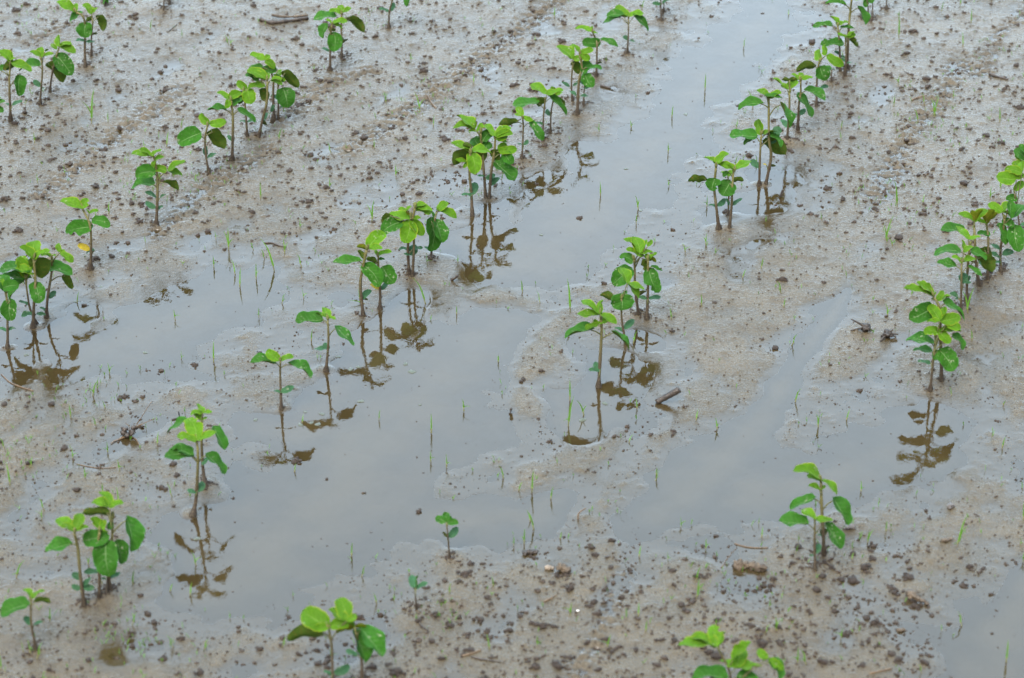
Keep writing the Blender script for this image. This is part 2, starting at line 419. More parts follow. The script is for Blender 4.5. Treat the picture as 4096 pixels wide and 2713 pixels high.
# ------------------------------------------------------------------ the seedlings, read off the photo
# (label, crop, stem points base->top, leaves).  U simple leaf, T trifoliate leaf, C cotyledon, Y yellow cotyledon;
# tips: x,y,mode[,width]; f faces us, h level, u underside shown, l / r turned left / right
PLANTS = [
# --- first row, upper left
('A', 'soybean seedling with one big heart-shaped leaf facing out, topmost pair of the upper left row', '00', '735,580 730,400 735,230 712,140 660,108',
 'U 737,205 740,328,f,1.1; U 700,115 600,188,h; T 655,105 484,16,h 662,28,f 600,92,h; C 728,352 652,348,h; C 737,358 815,362,h'),
('A', 'thin soybean seedling with a brown hanging leaf, behind the topmost heart-leaved one at upper left', '00', '787,485 788,330 797,200 790,130',
 'U 795,160 742,185,u; U 848,145 888,270,u,.6; T 788,122 715,35,h 800,58,f 842,68,h; C 790,300 840,290,u'),
('A', 'short soybean seedling with oval seed leaves, between two taller ones at upper left', '00', '345,900 355,750 365,600 355,520',
 'U 330,572 168,612,h; T 358,495 256,444,h 345,408,f,.8 465,466,h; C 350,745 286,692,f,.6; C 352,757 384,764,h; U 390,440 420,430,u'),
('A', 'leaning soybean seedling with one broad leaf hanging right, left of the topmost heart-leaved one', '00', '430,790 445,660 480,500 510,410',
 'U 497,485 620,650,f,.7; U 425,560 545,712,u,.6; T 512,400 498,306,f,.6 622,384,h 652,458,h; T 490,430 440,378,h; C 470,590 520,600,h'),
('A', 'bushy soybean seedling half cut by the left edge, with long drooping top leaflets', '00', '92,1040 80,700 90,560',
 'T 95,540 -10,435,h 60,432,f 275,615,h; T 90,520 0,480,h 140,500,h; U 45,600 175,560,u,.7; U 165,665 165,830,f,.5; U -5,600 45,560,f; C 105,905 195,868,h; C 100,912 52,890,h'),
('A', 'soybean leaves peeping in at the left edge beneath the bushy half-cut seedling', '00', '-60,1120 -50,950 -40,880',
 'U -30,900 45,875,h; U -25,930 32,965,f; T -45,880 -120,830,h -40,800,f 10,840,h'),
('A', 'bare dark soybean stem cut by the top edge, left of the bark strip', '00', '1408,100 1412,0 1410,-120', 'U 1405,-90 1330,-60,h; U 1415,-90 1490,-50,h; T 1410,-130 1340,-190,h 1410,-230,f 1490,-180,h'),
('A', 'thin soybean stem at the top edge just right of the bare dark one', '00', '1460,40 1458,-60 1455,-150', 'U 1460,-100 1520,-60,h; T 1455,-150 1400,-200,h 1520,-200,h'),
('A', 'soybean leaf tips at the top edge above the upper left row', '00', '905,45 925,-60 930,-150', 'U 915,-20 890,40,f,.5; U 925,-10 930,25,f; T 930,-150 860,-200,h 1000,-200,h'),
# --- second row
('B', 'heart-leaved soybean seedling with two saucer-shaped seed leaves, among dark crumbs below the bark strip', '01', '690,605 690,460 690,330 705,215',
 'U 725,295 718,446,f,.85; U 660,215 625,330,f,.6; U 690,260 740,262,u; T 705,205 650,168,h 845,186,h,.4 792,248,h; C 688,445 618,412,h; C 692,448 772,432,h'),
('B', 'soybean seedling with a long leaf drooping right, rear one of two below the bark strip', '01', '790,505 790,350 785,220 790,130',
 'U 722,140 545,172,h; U 862,168 982,282,u,.4; T 790,122 678,95,h 772,46,f,.8 876,74,h; C 790,372 846,340,u; C 786,370 800,320,f'),
('B', 'soybean seedling cut by the top edge, with muddy foot and a leaf tip hanging right', '01', '1195,240 1200,110 1225,0 1240,-100',
 'C 1195,102 1108,74,h; C 1208,98 1240,22,f; U 1380,-60 1350,58,f,.5; U 1200,-60 1090,-40,h; T 1240,-100 1150,-160,h 1240,-200,f 1340,-150,h'),
('B', 'tallest soybean seedling of the crowded clump at upper left, with long pale top leaflets', '01', '75,1180 110,1020 145,880 150,700',
 'T 148,690 -30,605,h -20,655,h 165,630,f,.8; T 180,690 280,735,h 275,690,h; U 60,690 -40,640,h; C 110,1050 150,970,f; C 95,1040 145,1080,u; U 130,860 100,760,u'),
('B', 'soybean seedling at the back of the crowded clump, its dark leaf arching left', '01', '205,1030 200,800 200,700 170,560',
 'U 100,580 -10,640,h; U 215,600 98,605,f,.7; T 130,520 0,465,h 165,472,f,.8 215,588,f,.6; C 205,900 180,965,f; U 215,690 240,640,f'),
('B', 'soybean seedling with a large splashed heart leaf, right-hand stem of the crowded clump', '01', '245,1035 243,860 240,700',
 'U 292,775 325,930,f,1.05; U 300,630 418,760,u,.45; U 215,690 305,690,f,.8; T 240,680 270,600,f 305,700,h 200,640,h; C 250,930 300,920,h; C 240,860 180,820,h'),
('B', 'soybean seedling with one round bright leaf facing out, left of the crowded clump', '00', '2130,1180 2110,900 2095,790',
 'T 2130,765 2040,702,l 2166,896,f,.9 2285,742,h; U 2100,850 2010,900,h; U 2080,800 2060,900,u; C 2122,1052 2060,1046,h; C 2128,1050 2212,1045,h'),
('B', 'soybean seedling with a broad leaf pointing left, second from the front of the crowded clump', '00', '2000,1380 2005,1120 2005,1000 1990,870',
 'U 1932,945 1784,952,f,.5; U 2060,952 2202,1052,h,.5; T 1968,855 1868,793,h 2080,800,f,.6 1950,935,f,.7; U 2000,900 2065,850,f; C 2003,1215 1960,1165,f; C 2008,1230 2020,1205,h'),
('B', 'soybean seedling with a round left leaf and rust-flecked right leaf, before the crowded clump', '00', '1800,1495 1775,1350 1765,1200 1785,1090',
 'U 1708,1152 1530,1238,f,.8; U 1830,1138 1932,1284,u,.7; T 1803,1068 1722,982,l 1950,1045,f,.55 1890,1092,u; C 1776,1345 1775,1258,f; C 1786,1362 1866,1320,h'),
('B', 'two-tiered soybean seedling with big folded leaves to the left, standing alone in crumbly mud', '10', '1345,475 1355,250 1355,50 1330,-90',
 'T 1300,-120 1128,-136,h 1200,-180,h 1392,-172,h; T 1330,-80 1415,-112,h 1320,-20,f; T 1440,10 1320,-12,f,.6 1600,-72,h 1572,48,h; U 1320,20 1165,55,f,.8; U 1310,125 1124,168,h; U 1420,110 1537,176,u,.5; C 1345,240 1246,190,h; C 1375,242 1432,210,h; C 1340,330 1252,272,f; C 1340,348 1405,310,h'),
('B', 'soybean seedling with a chewed top leaflet and yellowing seed leaf, on shiny mud at left', '10', '780,850 785,600 770,460 715,345',
 'U 775,490 562,532,f,.65; U 810,432 948,490,f,.65; T 710,335 514,268,h 610,305,h 752,244,f,.8; T 768,372 850,350,h 740,340,h; Y 775,690 668,645,f,.5; C 815,690 740,724,h'),
('B', 'soybean seedling with a tall three-part crown, middle stem of the clump in the left-hand pool', '10', '285,1350 295,1100 305,950 290,770',
 'T 295,760 168,660,h 300,610,f,.95 432,695,h; T 272,902 255,778,f,.5 122,858,f,.5 318,895,h; U 315,775 365,935,u,.8; U 300,985 338,1152,f,.8; C 290,1245 180,1262,h,.6; C 308,1242 396,1250,h,.5'),
('B', 'soybean seedling with a huge dark leaf spread left, clump in the left-hand pool', '10', '320,1330 260,1200 235,1060 220,940',
 'U 245,845 -10,870,f,.6; U 205,960 85,1125,f,.55; U 240,930 0,925,h,.5; T 225,930 180,740,h 150,750,h 260,800,h; C 250,1160 160,1130,h'),
('B', 'soybean seedling with a kidney-shaped leaf, right-hand stem of the clump in the left-hand pool', '10', '400,1265 410,1100 445,880 445,770',
 'U 395,850 625,905,f,.6; U 560,915 622,1030,u,.35; T 520,710 500,632,f,.6 560,690,f,.6 630,796,h; T 445,745 350,735,h 485,735,h 400,725,h; C 415,1105 480,1042,f,.6; C 400,1215 340,1185,h'),
('B', 'soybean seedling standing in water at the left edge, heart-shaped leaf hanging before its stem', '10', '65,1530 65,1300 55,1060',
 'U 88,1130 98,1302,f,.8; U 40,1010 165,1000,f,.85; U 40,1040 -60,900,f,.6; T 50,1040 -60,980,h 10,940,f; C 62,1385 136,1365,h,.5; C 56,1390 -20,1368,h,.5'),
# --- third row
('C', 'soybean plant at the top edge with two stems rising above a strip of puddle', '02', '1390,180 1385,60 1385,-60', 'C 1385,40 1310,28,f; C 1395,30 1460,0,h; U 1380,-60 1280,-30,h; U 1400,-60 1480,-30,h; T 1385,-80 1300,-140,h 1390,-180,f 1480,-130,h'),
('C', 'slim soybean stem right behind the two-stemmed plant at the top edge', '02', '1408,110 1412,20 1420,-70', 'U 1420,-50 1490,-10,h; T 1420,-80 1390,-150,f 1490,-130,h'),
('C', 'umbrella-shaped soybean seedling with both big leaves drooping, nearest the top puddle', '02', '1095,465 1105,300 1105,160',
 'T 1110,140 1000,48,f,.6 1236,118,f,.5 1110,148,f 1020,140,h; U 1032,150 884,206,h,.55; U 1160,140 1278,272,h,.45; U 1050,125 915,140,h; C 1105,345 1062,308,f,.7; C 1108,350 1166,366,h'),
('C', 'soybean seedling with a rounded left leaf and curled right leaf, below the umbrella-shaped one', '02', '830,668 835,400 825,340 800,285',
 'T 790,275 644,248,h,.5 795,224,f 845,290,h; U 848,372 706,362,f,.65; U 880,345 1016,405,h,.5; C 830,560 880,540,u'),
('C', 'soybean seedling with a twisted crown, left stem of the threesome beside the puddle', '02', '625,872 615,720 625,560',
 'T 628,510 488,396,f,.5 620,380,l 720,500,f; U 640,540 680,640,u,.6; C 600,748 530,706,h; C 625,745 675,715,h'),
('C', 'soybean seedling with dusty heart leaves, front stem of the threesome beside the puddle', '02', '665,985 680,700 705,590 690,480',
 'U 712,612 790,545,f,.9; U 735,655 800,755,f,.9; T 690,455 806,425,f,.5 625,385,h 775,520,f,.6; C 655,828 592,786,h; C 690,830 772,832,h; U 760,580 880,590,h,.3'),
('C', 'short soybean seedling with a dark leaf, rear stem of the threesome beside the puddle', '02', '720,905 725,770 730,650', 'U 735,700 740,620,f,.8; C 728,770 790,700,h; C 720,730 655,700,h; U 730,740 755,755,u'),
('C', 'flat-crowned soybean seedling with a wide leaf held left, on bare mud above the puddle clump', '02', '370,1205 375,1000 390,860',
 'T 402,815 268,722,f,.55 548,776,f,.5 420,838,h; U 312,878 108,905,f,.5; U 438,845 572,995,h,.4; U 380,850 330,920,u; C 372,1070 300,1060,h'),
('C', 'small soybean seedling with an olive underside showing, close behind the flat-crowned one', '02', '435,1145 440,970 465,830', 'U 495,862 556,915,u,.8; T 465,830 540,800,h 440,745,h 500,830,h; C 432,1000 402,940,f,.6'),
('C', 'soybean seedling with level left leaf and sharp drooping right leaf, just above the puddle clump', '02', '190,1372 200,1100 195,1025',
 'T 195,1005 142,922,f,.6 125,985,h 285,1038,f,.5; U 140,1050 -10,1078,u,.4; U 268,1060 372,1212,h,.5; C 205,1250 240,1205,f,.6; C 195,1250 150,1240,h'),
('C', 'slim soybean seedling with an oval leaf hanging before its stem, leftmost of the puddle clump', '01', '1915,1858 1905,1650 1890,1500 1895,1330',
 'T 1900,1310 1728,1232,h 2085,1325,h 1938,1505,f,.65; T 1868,1402 1765,1375,h 1838,1448,f 1962,1380,h; U 1890,1310 1762,1425,u,.7; U 1900,1270 1830,1250,u; C 1912,1680 1940,1570,f,.7; C 1910,1684 1818,1678,h'),
('C', 'stout soybean seedling with blue-green heart leaves, middle one of the crowded puddle clump', '01', '2030,1708 2015,1500 2000,1300 1985,1150',
 'T 1935,1115 1745,1110,h 1780,996,f,.5 1942,1015,f,.5; T 1960,1130 1995,1060,f 1880,1130,h; U 2000,1275 1925,1185,f,1.0; U 2000,1250 2090,1255,f,.8; U 2010,1205 2085,1130,f,.9; U 1980,1300 2000,1400,u,.8; C 2020,1520 1955,1515,h; C 2030,1540 2110,1500,f,.6'),
('C', 'soybean seedling with two big leaves hanging over the water, rightmost of the puddle clump', '01', '2060,1718 2075,1500 2105,1300 2112,1200',
 'T 2115,1175 2028,1068,f,.5 2250,1098,h 2265,1150,f,.5; T 2115,1200 2215,1160,f,.8 2215,1225,h; T 2140,1305 2300,1285,f,.5 2210,1238,f,.7; U 2122,1408 2286,1550,f,.6; U 2190,1320 2265,1412,f,.8; U 2110,1300 2130,1390,u; C 2075,1600 2150,1530,f'),
('C', 'soybean seedling with wide round leaflets facing out, front stem of the mid-frame clump', '11', '1400,915 1410,700 1410,500 1385,410',
 'T 1380,432 1190,385,f,.5 1328,632,f,.75 1495,565,f,.55 1475,418,h; U 1292,450 1130,548,f,.7; U 1205,395 1150,475,u; T 1350,350 1275,340,h 1390,310,h 1360,390,u; C 1412,735 1410,642,f,.85; C 1408,738 1318,725,h'),
('C', 'soybean seedling hidden low behind the wide-leaved one at mid-frame', '11', '1370,890 1360,650 1395,450 1420,330',
 'T 1420,320 1572,352,h 1515,295,f,.5 1430,275,h; T 1420,340 1560,378,h; C 1365,690 1278,684,h; U 1410,480 1495,478,u; C 1400,680 1490,672,h'),
('C', 'soybean seedling with two long dark leaves hanging side by side, right of the mid-frame clump', '11', '1555,765 1565,690 1590,440 1600,395',
 'U 1560,440 1555,705,f,.45; U 1610,450 1660,628,f,.62; T 1620,350 1700,275,f,.7 1780,415,h 1605,315,h; U 1580,400 1545,350,h; C 1555,700 1500,660,h'),
('C', 'soybean seedling with an orange seed leaf and splashed heart leaf, beside rippled brown reflections', '11', '1120,1195 1120,1030 1105,800 1105,755',
 'T 1100,735 1222,705,h 1090,700,h 1080,690,f; U 1085,795 1000,765,u,.75; U 1150,850 1245,975,f,.95; U 1110,770 1160,770,h; Y 1112,1032 1034,984,h; C 1130,1032 1188,960,f,.5'),
('C', 'tall bent soybean seedling with one level leaf, just left of the orange-spotted one', '11', '975,1250 950,1000 970,850 1005,690',
 'T 1008,682 918,662,u 1142,682,h 1165,543,f,.6; U 935,785 712,796,h,.5; U 990,830 1118,1006,f,.65; U 985,760 930,690,u,.6; C 965,1112 1046,1034,f,.5; C 955,1105 1018,1122,u'),
('C', 'soybean seedling with a wing-like leaf on either side, standing right at the pool edge', '11', '655,1728 675,1480 670,1290',
 'T 665,1280 565,1232,f,.4 630,1182,f,.6 740,1285,h; U 602,1295 388,1302,f,.55; U 750,1362 895,1515,f,.42; C 680,1545 642,1488,f,.8; C 665,1540 550,1544,h'),
('C', 'small T-shaped soybean seedling on a knobbly muddy foot beside its mirror image', '21', '270,595 260,300 262,185',
 'T 262,175 143,90,f,.6 376,140,f,.5; U 200,205 0,196,f,.4; U 348,212 528,332,f,.35; C 265,450 378,398,f,.5; C 265,455 200,440,h'),
('C', 'soybean seedling with holes chewed in its leaves, front one of the big-pool pair', '20', '1660,1512 1690,1350 1705,1000 1695,885',
 'T 1695,865 1620,672,f,.75 1522,828,h 1862,795,h; U 1642,995 1412,1005,f,.55; U 1640,985 1470,935,f,.6; U 1790,1000 1940,1155,f,.35; C 1698,1310 1745,1218,f,.7; C 1692,1318 1612,1288,h'),
('C', 'soybean seedling with a long arched leaf stalk, rear one of the big-pool pair', '20', '1768,1245 1745,1080 1735,850 1740,690',
 'T 1745,628 1692,548,f,.35 1640,640,h 1828,622,h; T 1740,690 1670,615,f 1785,668,h; U 1590,700 1440,806,h,.4; U 1848,765 1935,948,f,.4; C 1740,1080 1800,1010,h'),
('C', 'soybean seedling with a pale four-part crown, front stem of the lower left clump', '30', '725,925 690,650 670,430 640,300',
 'T 640,282 484,178,f,.5 695,128,f,.6 765,250,f,.45 520,238,h; U 595,395 388,460,f,.6; C 700,690 618,650,f,.7; C 695,780 615,750,f,.6; C 712,760 785,680,h,.5; C 715,765 815,775,f,.6'),
('C', 'soybean seedling with a large veined leaf hanging in front, middle of the lower left clump', '30', '855,865 855,600 840,420 860,290',
 'U 740,360 945,330,f,.75; U 910,392 942,676,f,.75; T 880,280 790,165,f,.5 905,185,f,.6 930,300,h; C 848,640 720,640,h,.5; C 850,590 810,570,f'),
('C', 'soybean seedling with three upright bright leaflets, rear stem of the lower left clump', '30', '950,785 940,650 965,350 968,180',
 'T 945,82 788,40,h 865,-58,f,.4 1064,38,h; U 925,125 712,130,u,.5; U 1095,188 1130,465,f,.3; U 1010,380 1050,570,f,.5; U 960,210 930,270,f; C 950,690 1040,640,h'),
('C', 'bare-footed soybean stem wedged between the middle and rear ones of the lower left clump', '30', '910,835 925,690 930,560', 'U 925,560 880,540,u; C 915,700 870,690,h; T 930,560 900,510,h 950,500,f'),
('C', 'little soybean seedling with a round left leaf and olive right leaf, lowest at left edge', '30', '310,1305 270,1080 268,885',
 'T 275,862 198,785,f,.45 388,795,f,.4 285,850,h; U 228,920 5,1010,f,.62; U 305,892 438,900,u,.6; C 268,1090 205,1020,f,.6; C 288,1095 372,1064,h'),
# --- fourth row
('D', 'soybean pair of stems at the top edge with a dark brown leaf', '03', '1030,170 1025,60 1010,-40', 'U 1010,0 1000,65,f,.8; U 1010,-40 940,0,h; T 1010,-60 930,-110,h 1080,-110,h'),
('D', 'soybean stem with dangling leaf bottoms at the top edge, right of the dark brown leaf', '03', '1055,185 1065,60 1060,-30', 'U 1060,-20 1045,30,f,1.0; U 1070,-40 1130,-10,h; T 1060,-60 1000,-120,h 1130,-120,h'),
('D', 'lone thin soybean stem at the top edge, rightmost of the top right stems', '03', '1182,88 1185,0 1186,-90', 'U 1190,-40 1250,-10,h; T 1186,-90 1130,-150,h 1250,-150,h'),
('D', 'tall soybean seedling running off the top edge with a long leaf hanging at its right', '03', '845,600 855,300 870,120 885,-10',
 'U 818,40 655,35,h,.5; U 940,72 1000,218,f,.5; T 885,-15 800,-80,h 900,-110,f 990,0,h; C 860,320 910,300,h'),
('D', 'soybean seedling with a dark ragged left leaf, beside the tall one at the top edge', '03', '785,612 780,400 765,230',
 'T 768,218 692,140,f,.45 855,188,f,.45 770,170,f; U 700,215 546,238,h,.6; U 800,240 915,248,h,.5; C 785,470 735,440,f; C 790,480 830,500,f'),
('D', 'soybean seedling with a smooth pale leaf spread left, before the ragged-leaved one at upper right', '03', '825,655 835,500 830,330',
 'U 792,378 614,385,f,.6; T 840,318 760,290,h 920,295,f,.6 915,272,h; U 880,335 940,402,u,.35; C 842,545 888,538,h; C 835,530 790,500,f'),
('D', 'soybean seedling with a two-lobed heart leaf and a brown leaf arching left, upper right', '03', '580,915 585,700 590,600 610,530',
 'U 615,585 665,694,f,1.1; U 555,568 408,618,u,.6; T 668,475 645,385,f,.3 815,570,f,.5 690,500,h; T 605,525 595,425,f,.5; C 600,778 688,742,h,.4'),
('D', 'low soybean stump of a seedling beside the heart-leaved one at upper right', '03', '708,715 712,600', 'C 710,600 680,580,h; C 712,602 740,590,h; U 700,600 660,570,f'),
('D', 'soybean seedling with a pale-edged leaf slanting right and a flecked hanging one, upper right', '03', '420,1115 430,900 445,800 445,700',
 'T 446,692 364,638,h 445,624,f,.8 552,670,h; U 495,782 655,868,f,.6; U 428,825 545,1012,f,.4; C 430,992 352,990,h; C 440,990 482,935,f,.7'),
('D', 'soybean seedling with a long narrow bud and two broad top leaflets, upper right row', '03', '325,1225 345,1000 350,800',
 'T 325,768 200,672,f,.4 422,698,f,.6 270,740,h; U 345,700 280,690,u; U 350,690 420,690,u; C 342,1105 272,1030,f,.5; C 345,1090 370,1082,u'),
('D', 'soybean seedling with dark leaves on arching stalks, foot in the small pool at right', '03', '145,1588 190,1350 172,1200 170,860',
 'T 175,848 62,778,h 278,790,h 200,820,f; U 100,895 -95,945,h,.55; U 150,830 290,850,h,.5; U 275,905 342,1108,f,.3; C 185,1240 255,1100,f; Y 150,1420 115,1412,h; C 175,1430 232,1430,u'),
('D', 'soybean seedling with a broad level left leaf, front one beside the small pool at right', '03', '88,1598 95,1350 105,1160',
 'T 110,1158 60,1035,f,.4 252,1135,f,.35 120,1120,h; U 45,1175 -170,1168,f,.55; U 40,1180 -45,1250,h; U 170,1200 315,1335,u,.6; U 160,1160 280,1270,f,.4; C 92,1445 15,1375,f,.6; C 200,1120 285,1130,f,.8'),
('D', 'soybean seedling with a dark left leaf and notched crown, left of the right-hand puddle pair', '12', '1885,505 1860,300 1845,150 1860,-20',
 'T 1865,-48 1748,-108,f,.35 1960,-150,f,.5 1830,-70,h; U 1762,78 1618,100,u,.7; U 1845,85 1830,184,f,1.3; C 1870,315 1938,245,f,.5; C 1860,318 1796,304,h'),
('D', 'soybean seedling with an overlapping heart leaf, right one of the right-hand puddle pair', '12', '1975,505 1995,300 2000,150 2010,20',
 'U 1978,112 1915,224,f,1.25; U 2015,95 2100,92,u,.7; T 2025,0 2162,-80,f,.5 1925,-60,f,.4 1870,-50,h; U 1960,20 1920,60,f; C 1998,305 2088,245,h,.5'),
('D', 'thin soybean stem showing behind the overlapping heart leaf of the right-hand puddle pair', '12', '1965,385 1970,200 1965,80', 'C 1972,305 1940,245,h; T 1965,60 1900,20,h 2020,0,h; U 1965,90 1940,140,u'),
('D', 'soybean seedling with chewed crown and hole-bitten heart leaf, rear right of the centre group', '12', '1265,1285 1275,1000 1275,850 1275,780',
 'T 1275,770 1355,712,h 1250,740,h 1345,795,u; U 1285,870 1368,1058,f,.65; U 1310,835 1400,872,h,.5; U 1255,780 1265,890,u,.35; C 1280,1110 1388,1095,h,.5; C 1265,1112 1195,1095,f,.5'),
('D', 'soybean seedling with a ragged star of bright upright leaflets, rear left of the centre group', '12', '1195,1245 1165,1050 1160,850 1155,775',
 'T 1205,722 1066,590,f,.4 1150,574,f,.7 1255,602,f,.5 1320,710,h; T 1240,740 1085,680,h 1310,760,f; U 1140,785 1028,745,f,.75; U 1115,860 970,990,f,.8; T 1270,660 1305,600,f,.6; C 1190,1090 1260,1045,u'),
('D', 'soybean seedling with a big blue-green heart leaf facing out, middle of the centre group', '12', '1085,1503 1050,1300 1045,1110',
 'U 1046,1080 1048,1210,f,1.55; U 980,1130 858,1080,u,.8; T 1095,978 1032,838,f,.55 1245,1032,f,.4 1192,1112,f,.35; U 1060,1070 1090,1040,f; C 1068,1372 1152,1285,f,.5; C 1060,1392 985,1362,h'),
('D', 'soybean seedling with a jagged half-eaten crown on a knobbly foot, front of the centre group', '12', '848,1868 870,1500 875,1350 865,1250',
 'T 862,1245 660,1240,h,.35 700,1122,f,.3 880,1118,f,.5 1005,1328,h; T 848,1332 732,1368,h 942,1275,h 805,1290,f; U 782,1378 556,1452,f,.42; U 975,1405 1112,1552,f,.3; C 860,1728 762,1720,h; C 862,1722 812,1655,f,.7'),
('D', 'tiny soybean seedling with four clover-like leaflets, alone in shallow water', '31', '1720,515 1705,350 1695,240',
 'T 1695,205 1598,162,f,.7 1700,122,f,.8 1738,160,f,.6 1796,212,f,.6; C 1708,340 1788,248,f,.55; C 1702,338 1662,288,u'),
('D', 'tiny soybean sprout just opening, with one dark seed leaf, among crumbs', '31', '1435,955 1425,850 1420,780',
 'C 1412,775 1395,660,f,.6; C 1432,778 1533,728,h,.5; T 1428,770 1440,665,f,.35 1452,670,f,.3'),
('D', 'soybean seedling with broad yellow-green crown leaflets, left one at the bottom edge', '31', '712,1600 705,1300 680,1130',
 'T 685,1105 455,965,f,.75 545,1125,f,.55 855,1085,f,.6 655,1060,f; T 830,1060 770,858,f,.7 915,1000,f,.6 680,955,f,.5; U 600,1182 318,1228,u,.35; U 560,1140 615,1150,h; C 722,1510 860,1440,f,.5; C 705,1520 632,1488,h'),
('D', 'soybean seedling with two long whitish leaves hanging forward, right one at the bottom edge', '31', '970,1570 955,1350 910,1150',
 'U 905,1160 995,1415,f,.45; U 965,1130 1145,1365,f,.45; T 905,1110 1005,1108,u 745,1165,u,.6 880,945,f,.3; C 925,1355 825,1308,h,.5; C 960,1340 1060,1305,h'),
# --- fifth row
('E', 'soybean seedling with huge dark veined leaves hanging down, at the back of the right-hand clump', '13', '2170,865 2165,700 2190,520 2200,420',
 'U 2290,500 2325,708,f,.7; U 2150,480 2205,648,f,.55; U 2190,440 2282,490,f,.7; U 2275,400 2355,300,f,.7; U 2250,280 2255,420,f,.6; T 2180,365 2062,288,f,.6 2268,278,f,.5 2248,395,h; C 2165,690 2078,638,f,.4; C 2180,730 2282,705,f,.55; C 2170,792 2084,796,h; C 2165,760 2075,705,h'),
('E', 'soybean seedling with dark-veined upturned leaflets on a slim stem, middle of the right-hand clump', '13', '2055,940 2060,600 2045,480',
 'T 2048,462 1958,435,h 2090,338,u,.6 2142,372,u,.6; T 2045,440 1990,360,u 2110,340,u; U 2030,690 2085,880,u,.5; C 2056,860 2085,880,h; U 2065,560 1960,545,h'),
('E', 'thick-stemmed soybean seedling with one mud-stained leaf held left, middle of the right-hand clump', '13', '1985,995 1960,850 1945,600 1940,470',
 'T 1940,440 1798,378,h 1920,345,u,.6 2010,340,u,.5; U 1845,540 1648,520,f,.6; T 1940,450 2060,345,h; C 1970,800 1910,790,u; C 1975,790 2035,800,f,.8'),
('E', 'soybean seedling with one dark leaf spread left and another draped right, in the right-hand clump', '13', '1875,1135 1880,900 1900,650',
 'T 1892,600 1785,482,f,.5 1998,574,f,.4 1880,560,f; U 1800,700 1592,738,f,.5; U 1920,700 2050,770,f,.6; U 2020,750 2095,880,u,.7; C 1880,960 1905,910,f; C 1875,975 1915,970,h'),
('E', 'soybean seedling with cupped pale leaflets in two tiers, front of the right-hand clump', '13', '1825,1215 1830,900 1832,800',
 'T 1840,795 1744,742,f,.5 1962,775,f,.45 1830,750,h; T 1850,712 1832,600,r,.5 1930,660,h; U 1770,828 1618,795,f,.55; U 1900,835 2008,918,h,.5; C 1845,978 1855,885,f,.9; C 1825,972 1912,970,h; C 1800,1095 1728,1060,f; C 1815,1100 1770,1110,h'),
('E', 'soybean seedling cut by the right edge with a bright round leaf facing left', '13', '2335,520 2310,350 2285,200',
 'T 2300,80 2128,60,f,.75 2310,-60,f,.6 2370,40,f; T 2285,185 2368,105,f,.6 2280,150,h; T 2350,30 2200,-5,f,.5 2345,-75,f,.5; U 2300,250 2210,250,f; C 2320,480 2400,470,h'),
('E', 'dark soybean leaves at the right edge, topmost of the right-hand row', '13', '2420,300 2410,100 2400,-60', 'U 2385,-90 2285,-180,f,.7; T 2390,-60 2260,-50,f,.5 2290,-130,f,.6 2420,-130,f; U 2400,-120 2320,-215,h'),
('E', 'bushy soybean seedling with a bitten flag-like top leaflet, rear one above the long reflection', '13', '1660,1818 1650,1500 1640,1200 1590,1095',
 'T 1592,1085 1332,1018,h,.4 1440,968,h 1612,1050,h; T 1620,1130 1735,1080,f,.35 1568,1112,h 1675,1040,h; U 1570,1195 1378,1288,f,.75; U 1690,1150 1855,1298,h,.3; U 1560,1560 1410,1555,f,.5; C 1655,1700 1690,1690,h'),
('E', 'soybean seedling with a layered crown and round hanging leaf, front one above the long reflection', '13', '1560,1898 1590,1600 1605,1450',
 'T 1645,1305 1545,1165,f,.55 1675,1180,f,.55 1822,1262,f,.6 1528,1308,h; T 1640,1395 1600,1345,h 1830,1390,f,.35 1735,1490,f,.65 1500,1390,f,.6; U 1572,1495 1346,1470,f,.5; U 1655,1565 1765,1730,f,.85; U 1760,1430 1845,1550,f,.5; T 1700,1330 1825,1365,f; C 1565,1665 1450,1645,h,.5; U 1620,1560 1600,1640,f'),
('E', 'soybean seedling with a clubbed drooping top leaf, rear one on the crumbly mound, lower right', '33', '645,485 640,300 625,60 620,-140',
 'T 622,-155 378,-235,h,.45 500,-200,h 758,-22,f,.35; T 610,-70 508,-108,h 660,-110,h; U 548,5 348,86,h,.55; U 738,20 858,235,f,.5; C 640,330 660,260,u,.8; C 645,320 590,318,h'),
('E', 'soybean seedling with a flat two-winged yellow crown, front one on the crumbly mound, lower right', '33', '570,610 565,400 568,195',
 'T 572,182 445,105,f,.5 724,190,f,.45 590,170,h; U 485,215 256,195,f,.55; U 672,235 795,438,f,.5; C 568,480 605,390,f,.6; C 562,490 518,496,h'),
('E', 'soybean seedling rising from the bottom edge with large notched leaflets', '32', '1985,1720 1985,1560 1960,1450 1880,1300',
 'T 1872,1282 1530,1270,f,.3 1640,1190,f,.45 1825,1092,f,.7 1940,1150,f,.5; T 2030,1465 2085,1278,f,.65 2255,1448,f,.35 1890,1400,f,.5; T 2000,1400 2165,1240,h,.3; U 1930,1550 1650,1560,f,.5; U 2060,1540 2230,1580,f,.6; T 2310,1385 2220,1300,f,.6 2260,1400,h 2440,1480,f,.5; U 2330,1400 2420,1560,f,.5'),
]
ROWS = {'A': 'seedlings of the first crop row', 'B': 'seedlings of the second crop row', 'C': 'seedlings of the third crop row',
        'D': 'seedlings of the fourth crop row', 'E': 'seedlings of the fifth crop row'}

